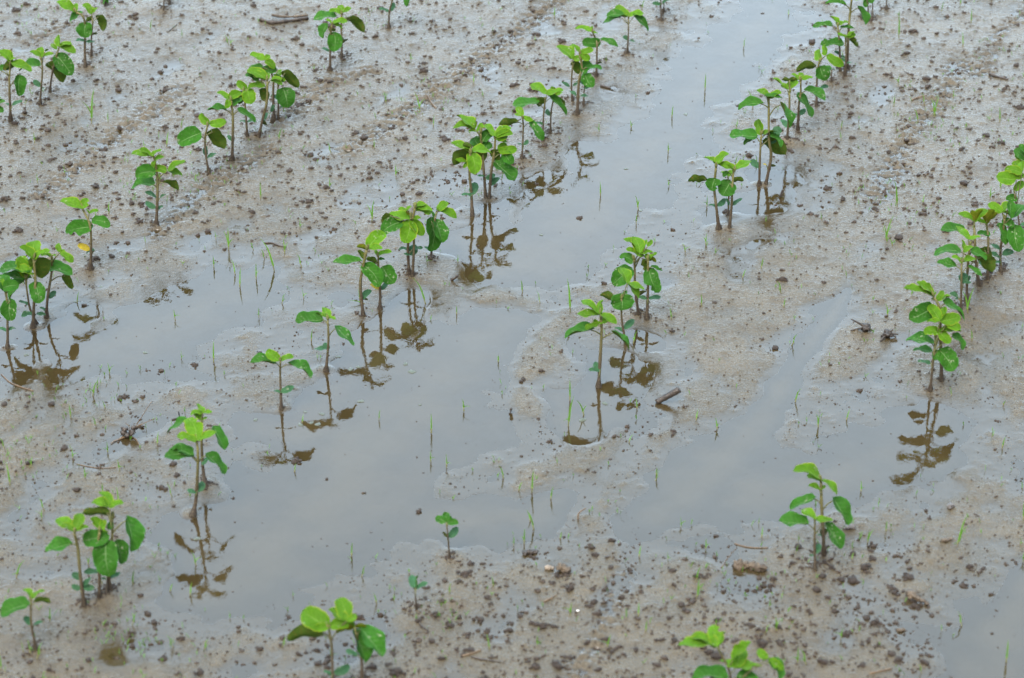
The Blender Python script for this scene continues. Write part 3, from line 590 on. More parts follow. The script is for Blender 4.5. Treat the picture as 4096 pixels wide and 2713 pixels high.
# ------------------------------------------------------------------ ground relief
# standing water: chains of (x, y, reach) in a 2368-pixel-wide copy of the photo; turned into hollows in the ground
HOLLOWS = [
 [(1790, 30, 75), (1720, 100, 95), (1650, 170, 85), (1590, 240, 80), (1540, 310, 105), (1470, 390, 130), (1390, 460, 140), (1320, 530, 165), (1240, 590, 140), (1150, 615, 90)],
 [(1140, 490, 65), (1120, 560, 100)], [(1290, 430, 60), (1260, 480, 60)],
 [(1720, 480, 60), (1790, 425, 70), (1650, 510, 50)],
 [(1190, 740, 80), (1090, 800, 120), (1000, 880, 190), (950, 960, 230), (870, 1040, 220), (790, 1130, 240), (700, 1220, 230), (580, 1300, 180), (490, 1370, 110)],
 [(610, 1000, 95), (690, 1010, 110), (760, 920, 75), (850, 830, 75), (950, 690, 50)],
 [(450, 1230, 95), (480, 1190, 70), (470, 1290, 80)],
 [(1000, 1210, 110), (1120, 1200, 110), (1230, 1195, 100), (1290, 1150, 60)],
 [(600, 625, 40), (555, 665, 85), (470, 710, 110), (370, 760, 120), (270, 800, 110), (170, 830, 80)],
 [(20, 780, 110), (120, 770, 105), (190, 730, 55)], [(20, 850, 60), (90, 800, 60)],
 [(1430, 850, 75), (1390, 920, 80), (1330, 1000, 60), (1300, 930, 60)], [(1480, 790, 50)],
 [(1960, 670, 16), (1910, 750, 26), (1850, 830, 34), (1770, 940, 36), (1690, 1040, 100), (1620, 1120, 120), (1540, 1180, 90)],
 [(2140, 980, 110), (2060, 1040, 140), (1950, 1090, 130), (1830, 1120, 120), (1720, 1150, 130)], [(2170, 1060, 60)],
 [(2390, 1330, 50), (2350, 1430, 105), (2310, 1510, 130), (2330, 1600, 150)],
]
RIDGES = [[(1445, 1330, 28), (1400, 1440, 34), (1330, 1568, 40)], [(2390, 10, 22), (2310, 80, 30), (2270, 170, 40)], [(170, 60, 16), (80, 92, 20)],
          [(620, 350, 40), (480, 440, 40), (360, 540, 36)], [(860, 170, 30), (770, 190, 40), (640, 290, 40)],
          [(1290, 0, 40), (1180, 90, 45), (1040, 190, 50), (930, 270, 45), (800, 350, 40)], [(2230, 150, 50), (2110, 300, 55), (2030, 450, 50)], [(420, 210, 40), (250, 330, 45), (90, 460, 40)]]

STEP = 0.003
HUMPS = [[(1420, 1060, 90), (1300, 1085, 90), (1170, 1095, 95), (1040, 1115, 60)], [(1140, 690, 50), (1290, 715, 75), (1245, 800, 60), (1215, 890, 50), (1225, 980, 50), (1290, 1060, 60)]]
GX = np.arange(-1.08, 1.0801, STEP)
GY = np.arange(2.22, 4.78, STEP)
NX, NY = len(GX), len(GY)

def spectral(cell, seed, stretch=1.0):
    """smooth unit-variance noise with features about `cell` metres"""
    r = np.random.default_rng(seed)
    w = r.standard_normal((NY, NX))
    fy = np.fft.fftfreq(NY, STEP)[:, None]
    fx = np.fft.rfftfreq(NX, STEP)[None, :]
    k2 = (fy ** 2 + (fx * stretch) ** 2)
    g = np.exp(-k2 * (cell * 0.9) ** 2)
    o = np.fft.irfft2(np.fft.rfft2(w) * g, s=(NY, NX))
    return (o - o.mean()) / o.std()

XX, YY = np.meshgrid(GX, GY)
_dz = YY * CP + CAM_H * SP
PXX = (XX / _dz * FPX + CX) * (2368 / 4096)
PYY = (CY - (YY * SP - CAM_H * CP) / _dz * FPX) * (2368 / 4096)
ROUGHN = spectral(0.035, 5)

def chain_field(chains):
    best = np.full(XX.shape, -9.0)
    for ch in chains:
        if len(ch) == 1: ch = ch * 2
        for (x0, y0, r0), (x1, y1, r1) in zip(ch[:-1], ch[1:]):
            dx, dy = x1 - x0, (y1 - y0) * 1.7
            L2 = dx * dx + dy * dy + 1e-6
            qx, qy = PXX - x0, (PYY - y0) * 1.7
            t = np.clip((qx * dx + qy * dy) / L2, 0, 1)
            d = np.hypot(qx - t * dx, qy - t * dy)
            best = np.maximum(best, 1 - d / (r0 + (r1 - r0) * t))
    return best

def sstep(a, b, x):
    t = np.clip((x - a) / (b - a), 0, 1)
    return t * t * (3 - 2 * t)

HF = chain_field(HOLLOWS) + 0.13 * spectral(0.06, 21) + 0.07 * ROUGHN
HF -= 0.9 * np.clip(chain_field(HUMPS) * 1.2, 0, 1)
RF = np.clip(chain_field(RIDGES), 0, 1)
Z = 0.0017 + 0.0028 * sstep(-0.6, -4.0, HF) - 0.0054 * sstep(-1.0, 1.6, HF)
dryness = sstep(0.1, -1.2, HF)
Z += (0.00035 + 0.0006 * dryness) * spectral(0.085, 1) + (0.00008 + 0.00025 * dryness) * spectral(0.035, 2)
# faint drill furrows along the rows
ACROSS = XX * 0.92 - YY * 0.39 + 0.012 * spectral(0.12, 61)
Z += dryness * 0.0014 * np.cos(2 * np.pi * ACROSS / 0.118) * np.clip(0.6 + 0.5 * spectral(0.16, 62), 0, 1.4)
# the banks run out flat into the film of water at their feet
Z = np.where(Z > 0, Z * Z / (np.abs(Z) + 0.0022), Z)
LIFT = np.clip(Z, 0, 1) / (np.clip(Z, 0, 1) + 0.0008)
Z += 0.00018 * LIFT * spectral(0.012, 3, 0.7) + 0.00014 * LIFT * spectral(0.006, 4, 0.8)
Z += RF * (0.0026 * spectral(0.010, 8) - 0.0010)
# rain-splash pimples
pim = np.zeros_like(Z)
_n = 34000
_ix, _iy = rng.integers(2, NX - 2, _n), rng.integers(2, NY - 2, _n)
_a = rng.gamma(1.3, 0.00065, _n) * (0.10 + 0.90 * LIFT[_iy, _ix])
np.maximum.at(pim, (_iy, _ix), _a)
for sh in ((0, 1), (0, -1), (1, 0), (-1, 0)):
    np.maximum.at(pim, (_iy + sh[0], _ix + sh[1]), _a * rng.uniform(0.2, 0.9, _n))
Z += pim
# little cones of mud washed up round every stem
FEET = []
for row, label, rc, st, lv in PLANTS:
    x, y = (float(a) for a in st.split()[0].split(','))
    p = on_level(*from_crop(rc, x, y))
    FEET.append(p)
    if p.y < 2.3: continue
    r2 = (XX - p.x) ** 2 + (YY - p.y) ** 2
    Z += 0.0022 * np.exp(-r2 / (2 * 0.008 ** 2)) * (1 + 0.6 * ROUGHN) + 0.0008 * np.exp(-r2 / (2 * 0.03 ** 2))
# settle to flat at the rim of the detailed patch, above the water
edge = np.minimum(np.minimum(XX - GX[0], GX[-1] - XX), np.minimum(YY - GY[0], GY[-1] - YY))
fade = sstep(0.0, 0.05, edge)
Z = Z * fade + 0.006 * (1 - fade)

def ground_z(x, y):
    i = min(max((x - GX[0]) / STEP, 0), NX - 2)
    j = min(max((y - GY[0]) / STEP, 0), NY - 2)
    a, b = int(i), int(j)
    u, v = i - a, j - b
    return float(Z[b, a] * (1 - u) * (1 - v) + Z[b, a + 1] * u * (1 - v) + Z[b + 1, a] * (1 - u) * v + Z[b + 1, a + 1] * u * v)

def hollow_at(x, y):
    a = int(min(max((x - GX[0]) / STEP, 0), NX - 1))
    b = int(min(max((y - GY[0]) / STEP, 0), NY - 1))
    return float(HF[b, a])

def on_ground(u, v):
    p = on_level(u, v)
    for _ in range(2):
        p = on_level(u, v, max(ground_z(p.x, p.y), 0.0))
    return p

def build_ground():
    k = 34
    g = np.cumsum(0.02 * 1.36 ** np.arange(k))
    xs = np.concatenate([GX[0] - g[::-1], GX, GX[-1] + g])
    ys = np.concatenate([GY[0] - g[::-1], GY, GY[-1] + g])
    nx, ny = len(xs), len(ys)
    co = np.zeros((ny, nx, 3), dtype=np.float32)
    co[..., 0] = xs[None, :]
    co[..., 1] = ys[:, None]
    co[..., 2] = 0.006
    co[k:k + NY, k:k + NX, 2] = Z
    idx = np.arange(nx * ny, dtype=np.int32).reshape(ny, nx)
    q = np.stack([idx[:-1, :-1], idx[:-1, 1:], idx[1:, 1:], idx[1:, :-1]], -1).reshape(-1)
    me = bpy.data.meshes.new('ground')
    me.vertices.add(nx * ny)
    me.vertices.foreach_set('co', co.ravel())
    nf = (nx - 1) * (ny - 1)
    me.loops.add(nf * 4)
    me.loops.foreach_set('vertex_index', q)
    me.polygons.add(nf)
    me.polygons.foreach_set('loop_start', np.arange(nf, dtype=np.int32) * 4)
    me.polygons.foreach_set('loop_total', np.full(nf, 4, dtype=np.int32))
    me.polygons.foreach_set('use_smooth', np.ones(nf, dtype=bool))
    me.update(calc_edges=True)
    me.validate()
    o = link('ground', me, [M_MUD])
    tag(o, 'wet silty field mud washed smooth by rain', 'ground', kind='structure')
build_ground()
def build_water():
    k = 2
    xs, ys = GX[::k], GY[::k]
    z = Z[::k, ::k]
    nx, ny = len(xs), len(ys)
    co = np.zeros((ny, nx, 3), dtype=np.float32)
    co[..., 0] = xs[None, :]
    co[..., 1] = ys[:, None]
    idx = np.arange(nx * ny, dtype=np.int32).reshape(ny, nx)
    q = np.stack([idx[:-1, :-1], idx[:-1, 1:], idx[1:, 1:], idx[1:, :-1]], -1)
    low = np.minimum(np.minimum(z[:-1, :-1], z[:-1, 1:]), np.minimum(z[1:, 1:], z[1:, :-1]))
    q = q[low < 0.0008].reshape(-1)          # only where there is standing water
    used, inv = np.unique(q, return_inverse=True)
    me = bpy.data.meshes.new('water')
    me.vertices.add(len(used))
    me.vertices.foreach_set('co', co.reshape(-1, 3)[used].ravel())
    nf = len(q) // 4
    me.loops.add(nf * 4)
    me.loops.foreach_set('vertex_index', inv.astype(np.int32))
    me.polygons.add(nf)
    me.polygons.foreach_set('loop_start', np.arange(nf, dtype=np.int32) * 4)
    me.polygons.foreach_set('loop_total', np.full(nf, 4, dtype=np.int32))
    me.polygons.foreach_set('use_smooth', np.ones(nf, dtype=bool))
    at = me.attributes.new('depth', 'FLOAT', 'POINT')
    at.data.foreach_set('value', np.clip(-z.ravel()[used], 0, 1).astype(np.float32))
    me.update(calc_edges=True)
    me.validate()
    tag(link('water', me, [M_WATER]), 'shallow muddy rainwater standing between the rows', 'water', kind='structure')
build_water()
# ------------------------------------------------------------------ building one seedling
def leaf_mesh(name, B, T, N, width, arch, fold, kind, seed, bite):
    """blade from B to T (plant space), N = facing of its upper side"""
    r = random.Random(seed)
    nv, nu = 14, 10
    M = (T - B)
    L = M.length
    Md = M / L
    N = (N - Md * N.dot(Md))
    if N.length < 1e-4: N = Md.cross(Vector((1, 0, 0)))
    N.normalize()
    S = N.cross(Md)
    ph = r.uniform(0, 6.28); ph2 = r.uniform(0, 6.28)
    tw = r.uniform(-0.25, 0.25)
    side = r.uniform(-0.10, 0.10)
    V, F, UV = [], [], []
    for i in range(nv + 1):
        v = i / nv
        if kind == 'U': e = v ** 0.74
        elif kind == 'T': e = v ** 0.92
        else: e = v ** 0.88
        prof = max(4 * e * (1 - e), 0.0) ** (0.47 if kind != 'C' else 0.58)
        prof = max(prof, 0.015)
        hw = width / 2 * prof
        for j in range(nu + 1):
            u = j / nu * 2 - 1
            c = B + Md * (L * v) + N * (arch * L * math.sin(math.pi * min(v * 1.0, 1)) ) + S * (side * L * math.sin(math.pi * v))
            h = hw
            if bite and u * bite > 0:
                b = math.exp(-((v - 0.62) / 0.10) ** 2) * 0.62 + math.exp(-((v - 0.86) / 0.05) ** 2) * 0.4
                h *= (1 - b)
            off = fold * abs(u) ** 1.25 * hw
            h *= 1 + 0.035 * math.sin(ph * 3 + 23 * v + u) + 0.03 * math.sin(ph2 * 2 + 11 * v * (1 + 0.3 * u))
            off += 0.17 * hw * math.sin(ph + 8 * v + 1.5 * u) * abs(u) + 0.03 * L * math.sin(ph2 + 9 * v) * u * abs(u) * 0.5
            off -= 0.05 * hw * abs(math.sin(math.pi * (v - 0.27 * abs(u)) * 6)) * (1 - abs(u)) * (kind != 'C')
            back = 0.0
            if kind == 'U': back = 0.15 * L * abs(u) ** 0.8 * max(0.0, 1 - v / 0.35) ** 1.5
            a = tw * v
            ss = S * math.cos(a) + N * math.sin(a)
            V.append(c + ss * (u * h) + N * off - Md * back)
            UV.append((u * 0.5 + 0.5, v))
    for i in range(nv):
        for j in range(nu):
            o = i * (nu + 1) + j
            F.append((o, o + nu + 1, o + nu + 2, o + 1))
    return mesh(name, V, F, True, UV)

def facing(mode, M, down):
    up = Vector((0, 0, 1))
    tocam = -FWD
    if mode == 'f': return tocam * 0.85 + up * 0.35
    if mode == 'h': return up * 1.0 + tocam * 0.25
    if mode == 'u': return up * 0.75 - tocam * 0.95
    if mode == 'l': return tocam * 0.6 - RGT * 0.7 + up * 0.3
    return tocam * 0.6 + RGT * 0.7 + up * 0.3

def bud_mesh(P, d, L, seed):
    r = random.Random(seed)
    V, F = [], []
    for q in range(3):
        dd = (d + Vector((r.uniform(-.3, .3), r.uniform(-.3, .3), 0.1))).normalized()
        LL = L * r.uniform(0.65, 1.0)
        pts = [P + dd * (LL * t) for t in (0, .2, .45, .7, .9, 1.0)]
        rad = [LL * k for k in (.06, .14, .17, .13, .06, .01)]
        v, f = tube(pts, rad, 6)
        o = len(V)
        V += v; F += [tuple(o + i for i in ff) for ff in f]
    return mesh('bud', V, F)

PLANT_INFO = []
def build_plant(idx, row, label, rc, stem, leaves):
    r = random.Random(1000 + idx)
    pts = [tuple(map(float, s.split(','))) for s in stem.split()]
    foot = on_ground(*from_crop(rc, *pts[0]))
    zg = max(ground_z(foot.x, foot.y), -0.004)
    root = bpy.data.objects.new('soybean_seedling', None)
    COL.objects.link(root)
    root.empty_display_size = 0.02
    root.location = (foot.x, foot.y, foot.z)
    tag(root, label, 'seedling', ROWS[row])
    PLANT_INFO.append((foot, label))
    y0 = foot.y
    mpp = (foot - EYE).dot(FWD) / FPX * 0.464527         # metres per crop pixel at this depth
    def P(x, y, dy=0.0):
        u, v = from_crop(rc, x, y)
        return on_wall(u, v, y0 + dy) - foot
    lean = [0.0] + [r.uniform(-0.006, 0.006) for _ in pts[1:]]
    key = [P(x, y, d) for (x, y), d in zip(pts, lean)]
    key[0] = Vector((0, 0, 0.0))
    line = smooth_line(key, 5)
    hgt = max(key[-1].z, 0.02)
    sc = min(max(hgt / 0.085, 0.6), 1.15)
    full = [line[0] + Vector((0, 0, -0.014))] + line
    R = []
    for i, p in enumerate(full):
        t = min(max(p.z / hgt, 0), 1)
        rr = (0.0020 * (1 - t) + 0.0014 * t) * sc
        if i > 0:
            rr *= 1 + 0.10 * r.uniform(-1, 1)
            if p.z < 0.010: rr *= 1 + r.uniform(0.3, 1.5) * (1 - p.z / 0.010)
        R.append(rr)
    v, f = tube(full, R, 8)
    link('stem', mesh('stem', v, f), [M_STEM], root)
    def stem_point(q, drop):
        """point on the stem a little lower than the nearest one to q"""
        best, bi = 9, 0
        for i, p in enumerate(line):
            d = (p - q).length
            if d < best: best, bi = d, i
        target = line[bi].z - drop * best
        for i in range(bi, -1, -1):
            if line[i].z <= target: return line[i], best
        return line[max(bi - 3, 0)], best
    def petiole(name, a, b, parent, rad):
        mid = (a + b) * 0.5 + Vector((0, r.uniform(-.003, .003), 0.12 * (b - a).length))
        ln = smooth_line([a, mid, b], 4)
        v, f = tube(ln, [rad * (1.15 - 0.35 * i / len(ln)) for i in range(len(ln))], 6)
        return link(name, mesh(name, v, f), [M_PETIOLE], parent)
    def blade(name, kind, bx, by, tip, parent, B3=None, mats=None, dflt=0.7):
        fl = tip.split(',')
        tx, ty, mode = float(fl[0]), float(fl[1]), fl[2]
        ap = math.hypot(tx - bx, ty - by) * mpp
        ddn = (ty - by) * mpp
        depth = 0.0
        if mode in 'flr':
            depth = -0.55 * ddn if ddn > 0 else -1.1 * ddn       # hanging leaves come forward, raised ones go back
            depth += r.uniform(-.1, .1) * ap
        elif mode == 'h':
            depth = r.uniform(-.35, .35) * ap
            if ddn < 0: depth += 0.5 * -ddn
        else:
            depth = r.uniform(0.1, 0.4) * ap
        d0 = B3.y if B3 is not None else 0.0
        B = B3 if B3 is not None else P(bx, by)
        T = P(tx, ty, d0 + depth)
        ap = max(ap, 0.006)
        w = float(fl[3]) if len(fl) > 3 else (dflt if mode != 'h' else dflt * 0.9)
        wid = w * ap * (1.0 if len(fl) > 3 or mode == 'f' else 1.0)
        if mode == 'h' or mode == 'u': wid = max(w, 0.5) * (T - B).length
        # a leaf narrow in the picture is a leaf turned away, not a thin leaf: roll it
        N = facing(mode, T - B, ddn > 0)
        L3 = (T - B).length
        true_w = {'U': 0.78, 'T': 0.62, 'C': 0.5}[kind] * L3
        if mode == 'f' and wid < true_w * 0.8:
            ang = math.acos(max(min(wid / true_w, 1), 0.2)) * 0.9
            Md = (T - B).normalized()
            sgn = 1 if (Matrix.Rotation(0.5, 3, Md) @ N).z > N.z else -1
            N = Matrix.Rotation(sgn * ang, 3, Md) @ N
            wid = true_w
        arch = {'f': 0.07, 'h': 0.08, 'u': 0.10}.get(mode, 0.06) * r.uniform(0.4, 1.5)
        fold = r.uniform(0.18, 0.50) if mode != 'h' else r.uniform(0.25, 0.55)
        if kind == 'C': fold *= 0.5
        bite = 0
        if ('chew' in label or 'bitten' in label or 'half-eaten' in label or 'ragged' in label or 'notched' in label) and r.random() < 0.5 and kind != 'C':
            bite = r.choice((-1, 1))
        me = leaf_mesh(name, B, T, N, wid, arch, fold, kind, idx * 97 + int(tx * 3 + ty), bite)
        return link(name, me, mats, parent), B
    has_t = False
    for item in leaves.split(';'):
        tok = item.split()
        kind = tok[0]
        bx, by = map(float, tok[1].split(','))
        if kind == 'T':
            has_t = True
            B = P(bx, by)
            s, d = stem_point(B, 0.55)
            if d < 0.003:
                s = line[-1] if (line[-1] - B).length < 0.004 else s
                B = B + Vector((0, r.uniform(-.002, .002), 0))
            if (B - s).length < 0.002: s = s - Vector((0, 0, 0.003))
            tri = petiole('trifoliate_leaf', s, B, root, 0.00085 * sc)
            for t in tok[2:]:
                blade('leaflet', 'T', bx, by, t, tri, B, [M_LEAF if label.startswith('tiny') else M_YOUNG], 0.62)
        elif kind == 'U':
            o, B = blade('simple_leaf', 'U', bx, by, tok[2], root, None, [M_LEAF], 0.78)
            s, d = stem_point(B, 0.55)
            if d > 0.0025: petiole('petiole', s, B, o, 0.0008 * sc)
        else:
            o, B = blade('cotyledon', 'C', bx, by, tok[2], root, None, [M_YELLOW if kind == 'Y' else M_COTY], 0.5)
            s, d = stem_point(B, 0.2)
            if d > 0.0015: petiole('petiole', s, B, o, 0.0008 * sc)
            if kind == 'Y': o['label'] = 'yellowed seed leaf'
    if has_t and len(key) > 2:
        d = (line[-1] - line[-3]).normalized()
        link('bud', bud_mesh(line[-1] - d * 0.001, (d + Vector((0, 0, 0.6))).normalized(), 0.011 * sc, idx), [M_BUD], root)
    return root

for i, pl in enumerate(PLANTS):
    build_plant(i, *pl)
# ------------------------------------------------------------------ grass sprouts
def blade_strip(pts, w, V, F):
    """a folded blade: three vertices across"""
    o = len(V)
    n = len(pts)
    for i, p in enumerate(pts):
        t = (pts[min(i + 1, n - 1)] - pts[max(i - 1, 0)]).normalized()
        s = t.cross(Vector((0.2, 1, 0.1))).normalized()
        m = t.cross(s)
        k = i / (n - 1)
        hw = w / 2 * max(min(1.0, 0.45 + 2.2 * k) * (1 - k ** 2.2), 0.03)
        V += [p - s * hw, p + m * hw * 0.45, p + s * hw]
        if i:
            a = o + (i - 1) * 3
            F += [(a, a + 1, a + 4, a + 3), (a + 1, a + 2, a + 5, a + 4)]

def sprout(name, height, lean, nblades, seed, width, parent=None):
    r = random.Random(seed)
    V, F = [], []
    base = height * r.uniform(0.16, 0.30)
    top0 = Vector((lean.x * base / height, lean.y * base / height, base))
    for b in range(nblades):
        hh = height * (1.0 if b == 0 else r.uniform(0.45, 0.8))
        if b == 0: tip = lean + Vector((0, 0, hh))
        else:
            a = r.uniform(0, 6.28)
            tip = Vector((math.cos(a), math.sin(a) * 0.6, 0)) * hh * r.uniform(0.45, 0.9) + Vector((0, 0, hh * 0.75))
        mid = top0.lerp(tip, 0.5) + Vector((-(tip.x) * 0.22, 0, height * 0.05))
        ln = smooth_line([top0 - Vector((0, 0, base * 0.3)), top0, mid, tip], 3)
        blade_strip(ln, width * (1 if b == 0 else 0.8), V, F)
    return mesh(name, V, F), top0

def grass_base_mesh(top0, rad):
    v, f = tube([Vector((0, 0, -0.006)), Vector((0, 0, 0)), top0 * 0.6, top0], [rad * 1.2, rad * 1.1, rad, rad * 0.8], 6)
    return mesh('grass_base', v, f)

# (crop, foot, tip of each blade): the tall ones, one by one
TALL = '''00 790,1060 812,752 700,870|00 930,1050 930,955|00 1436,1262 1452,1128|00 1560,1100 1582,1015
01 1172,890 1148,778|01 1465,960 1408,785 1510,850|01 1926,720 1928,622|01 1070,1282 1068,1190|01 248,1212 280,1095 215,1150
02 1765,780 1772,630|02 1130,1100 1120,1028 1160,1065|02 2178,930 2128,765|02 1480,1012 1492,908
03 1290,330 1290,108|03 1912,200 1918,68|03 1600,1010 1566,838 1640,820 1635,930|03 2160,1050 2155,918|03 1455,1050 1415,925|03 795,1105 808,1035|03 340,132 345,80|03 1842,400 1836,270
10 1970,690 1962,495 1922,520 2018,592|10 2362,868 2240,585|10 2025,900 1992,770|10 2066,1010 2072,840|10 2206,942 2205,800 2228,865|10 665,1142 682,1045|10 2246,252 2240,98
11 1050,452 1070,248 1000,288|11 300,722 284,585 330,620|11 1510,1152 1398,922|11 528,1472 542,1365|11 1780,1242 1780,1168|11 985,1150 830,1120
12 605,1222 578,930|12 1190,342 1160,212 1208,245|12 1150,1492 1186,1378 1130,1440|12 1595,705 1570,628 1640,660|12 1772,642 1778,545 1745,570|12 1735,1172 1734,1065|12 1475,1285 1460,1180 1500,1260|12 865,225 862,95|12 2090,930 2122,850
13 1275,322 1250,82|13 1185,612 1155,460 1242,395|13 1885,1232 1832,1032 1942,1005|13 1497,290 1512,205 1480,270|13 1235,650 1205,585 1272,600|13 300,1180 316,1098|13 1920,1470 1910,1368
20 1840,190 1840,5|20 610,672 592,545|20 88,1252 50,1040|20 1022,1400 998,1258|20 268,1090 278,995 225,1020|20 800,482 848,345 745,410|20 1355,905 1365,790|20 905,590 875,520
21 1562,802 1560,628|21 2138,192 2142,128 2130,135|21 2182,1190 2140,1075|21 385,1135 398,1060|21 450,715 462,638|21 2315,1300 2350,1215
22 588,742 640,475 540,700|22 602,520 602,330|22 722,650 655,515 752,560|22 275,1312 290,1115|22 1690,690 1708,595|22 1180,592 1168,498|22 262,1560 228,1462|22 1870,770 1850,665 1895,720|22 438,1370 462,1262|22 1345,1160 1355,1095|22 1110,880 1150,810
23 597,752 580,632 610,640|23 398,535 452,415|23 965,1305 966,1208 1000,1270|23 840,690 872,590|23 2190,560 2212,520|23 2180,930 2215,830
30 142,682 214,530 90,660|30 1142,752 1158,618|30 1465,802 1495,732|30 1640,840 1652,720|30 760,570 780,500 735,505
31 2062,1305 2035,1165|31 2096,762 2080,665|31 1090,905 1060,810|31 875,500 882,380
32 208,392 212,255 170,320|32 290,272 232,105|32 1702,832 1718,688|32 1198,505 1218,405|32 925,1282 960,1170 850,1225|32 1192,1012 1196,895|32 520,352 536,285|32 1255,1150 1270,1050
33 1795,402 1890,232 1880,140|33 1180,287 1186,188|33 1022,385 1040,270 1085,260|33 2215,1412 2232,1215|33 2362,190 2366,28|33 110,335 120,240|33 885,525 905,465|33 1180,545 1185,500'''
PTS_T = []
def side_of(p, q):
    """where p lies seen from q"""
    dx, dy = p.x - q.x, p.y - q.y
    if abs(dx) > abs(dy) * 0.8: return 'right of' if dx > 0 else 'left of'
    return 'behind' if dy > 0 else 'in front of'
used_labels = {}
def short_name(lab):
    s = lab.split(',')[0].replace('soybean ', '').replace(' seedling', ' soybean', 1)
    return s
import re as _re
def trim(t):
    w = t.split()
    while len(_re.findall(r"[A-Za-z0-9][A-Za-z0-9'-]*", ' '.join(w))) > 16: w.pop()
    return ' '.join(w)
g_id = 0
for line_ in TALL.split('\n'):
    for it in line_.split('|'):
        tok = it.split()
        rc = tok[0]
        fx, fy = map(float, tok[1].split(','))
        foot = on_ground(*from_crop(rc, fx, fy))
        mpp = (foot - EYE).dot(FWD) / FPX * 0.464527
        V, F = [], []
        rr = random.Random(g_id)
        first = None
        for bi, t in enumerate(tok[2:]):
            tx, ty = map(float, t.split(','))
            u, v = from_crop(rc, tx, ty)
            tip = on_wall(u, v, foot.y + rr.uniform(-.004, .004)) - foot
            if first is None:
                first = tip
                base = Vector((tip.x * 0.12, tip.y * 0.1, tip.z * 0.24))
            mid = base.lerp(tip, 0.5) + Vector((-(tip.x) * 0.12, rr.uniform(-.001, .001), tip.z * 0.06))
            ln = smooth_line([base * 0.5, base, mid, tip], 3)
            blade_strip(ln, min(max(0.04 * tip.length + 0.0010, 0.0015), 0.0036), V, F)
        root = bpy.data.objects.new('grass_sprout', None)
        COL.objects.link(root)
        root.location = foot
        root.empty_display_size = 0.01
        link('grass_blade', mesh('grass_blade', V, F), [M_GRASS], root)
        link('grass_base', grass_base_mesh(base, 0.0007), [M_GRASSBASE], root)
        near = sorted(PLANT_INFO, key=lambda q: (q[0] - foot).length)[:4]
        hgt = first.z
        size = 'short' if hgt < 0.025 else 'tall' if hgt > 0.05 else 'slim'
        nb = {1: 'single grass blade', 2: 'two-bladed grass sprout', 3: 'three-bladed grass sprout'}[min(len(tok) - 2, 3)]
        where = 'in the water' if hollow_at(foot.x, foot.y) > 0.2 else 'on the mud'
        lab = None
        for q, pl in near:
            cand = f'{size} {nb} {where} {side_of(foot, q)} the {short_name(pl)}'
            cand = trim(cand)
            if cand not in used_labels:
                lab = cand; break
        if lab is None: lab = trim('another ' + cand)
        used_labels[lab] = 1
        tag(root, lab, 'grass', 'grass sprouts between the crop rows', 'thing')
        PTS_T.append(foot)
        g_id += 1

# smaller ones all over: one of each kind, then copies
PROTO_G = []
for k in range(9):
    h = 0.016
    me, top0 = sprout('small_grass_blade', h, Vector((random.uniform(-.4, .4) * h, 0, 0)), 1 + k % 3, 50 + k, 0.0016)
    me.materials.append(M_GRASS)
    mb = grass_base_mesh(top0, 0.0005); mb.materials.append(M_GRASSBASE)
    PROTO_G.append((me, mb))
def pix_point(x, y):
    return on_ground(x * 4096 / 2368, y * 4096 / 2368)
def weed_density(x, y):
    d = 0.55
    if y < 620 and x < 1300: d = 0.9
    if x > 1900 and y < 650: d = 0.9
    if y > 1180: d = 0.8
    return d
rg = random.Random(77)
N_SMALL = 0
while N_SMALL < 185:
    x, y = rg.uniform(-10, 2380), rg.uniform(-10, 1580)
    if rg.random() > weed_density(x, y): continue
    p = pix_point(x, y)
    h = hollow_at(p.x, p.y)
    if h > 0.3 and rg.random() > 0.3: continue
    me, mb = PROTO_G[rg.randrange(9)]
    root = bpy.data.objects.new('grass_sprout', None)
    COL.objects.link(root)
    root.location = p
    root.empty_display_size = 0.01
    s = rg.uniform(0.6, 1.35)
    root.scale = (s, s, s)
    root.rotation_euler = (0, 0, rg.uniform(-0.7, 0.7) + rg.choice((0, math.pi)))
    for nm, m_ in (('grass_blade', me), ('grass_base', mb)):
        c = bpy.data.objects.new(nm, m_); COL.objects.link(c); c.parent = root
    wet = h > 0.1
    tag(root, 'tiny thread-like green grass sprout standing in the shallow water' if wet else 'tiny pale green grass sprout poking out of the mud', 'grass',
        'tiny grass sprouts in the water' if wet else 'tiny grass sprouts on the mud', 'thing')
    N_SMALL += 1
# the finest seedling weeds, too many to count
V, F = [], []
for k in range(1500):
    x, y = rg.uniform(-10, 2380), rg.uniform(-10, 1580)
    if k % 3 == 0:       # patches
        cx_, cy_ = rg.choice([(960, 240), (840, 60), (560, 200), (620, 340), (340, 420), (130, 60), (2080, 480), (2330, 120), (2200, 300), (250, 1480), (330, 1500), (1750, 1330), (200, 920), (60, 1050), (480, 420), (1010, 1410), (2100, 250), (1950, 1250)])
        x, y = rg.gauss(cx_, 60), rg.gauss(cy_, 28)
    p = pix_point(x, y)
    if p.y < GY[0] + .02 or p.y > GY[-1] - .02 or abs(p.x) > 1.05: continue
    if hollow_at(p.x, p.y) > 0.15: continue
    for b in range(rg.randint(1, 2)):
        h = rg.uniform(0.003, 0.0085)
        a = rg.uniform(0, 6.28)
        d = Vector((math.cos(a), math.sin(a) * 0.6, 0)) * h * rg.uniform(0.1, 0.9)
        blade_strip([p, p + d * 0.4 + Vector((0, 0, h * 0.6)), p + d + Vector((0, 0, h))], rg.uniform(0.0006, 0.0012), V, F)
tag(link('weed_seedlings', mesh('weed_seedlings', V, F), [M_GRASS]), 'dusting of minute green weed seedlings on the mud', 'weeds', kind='stuff')

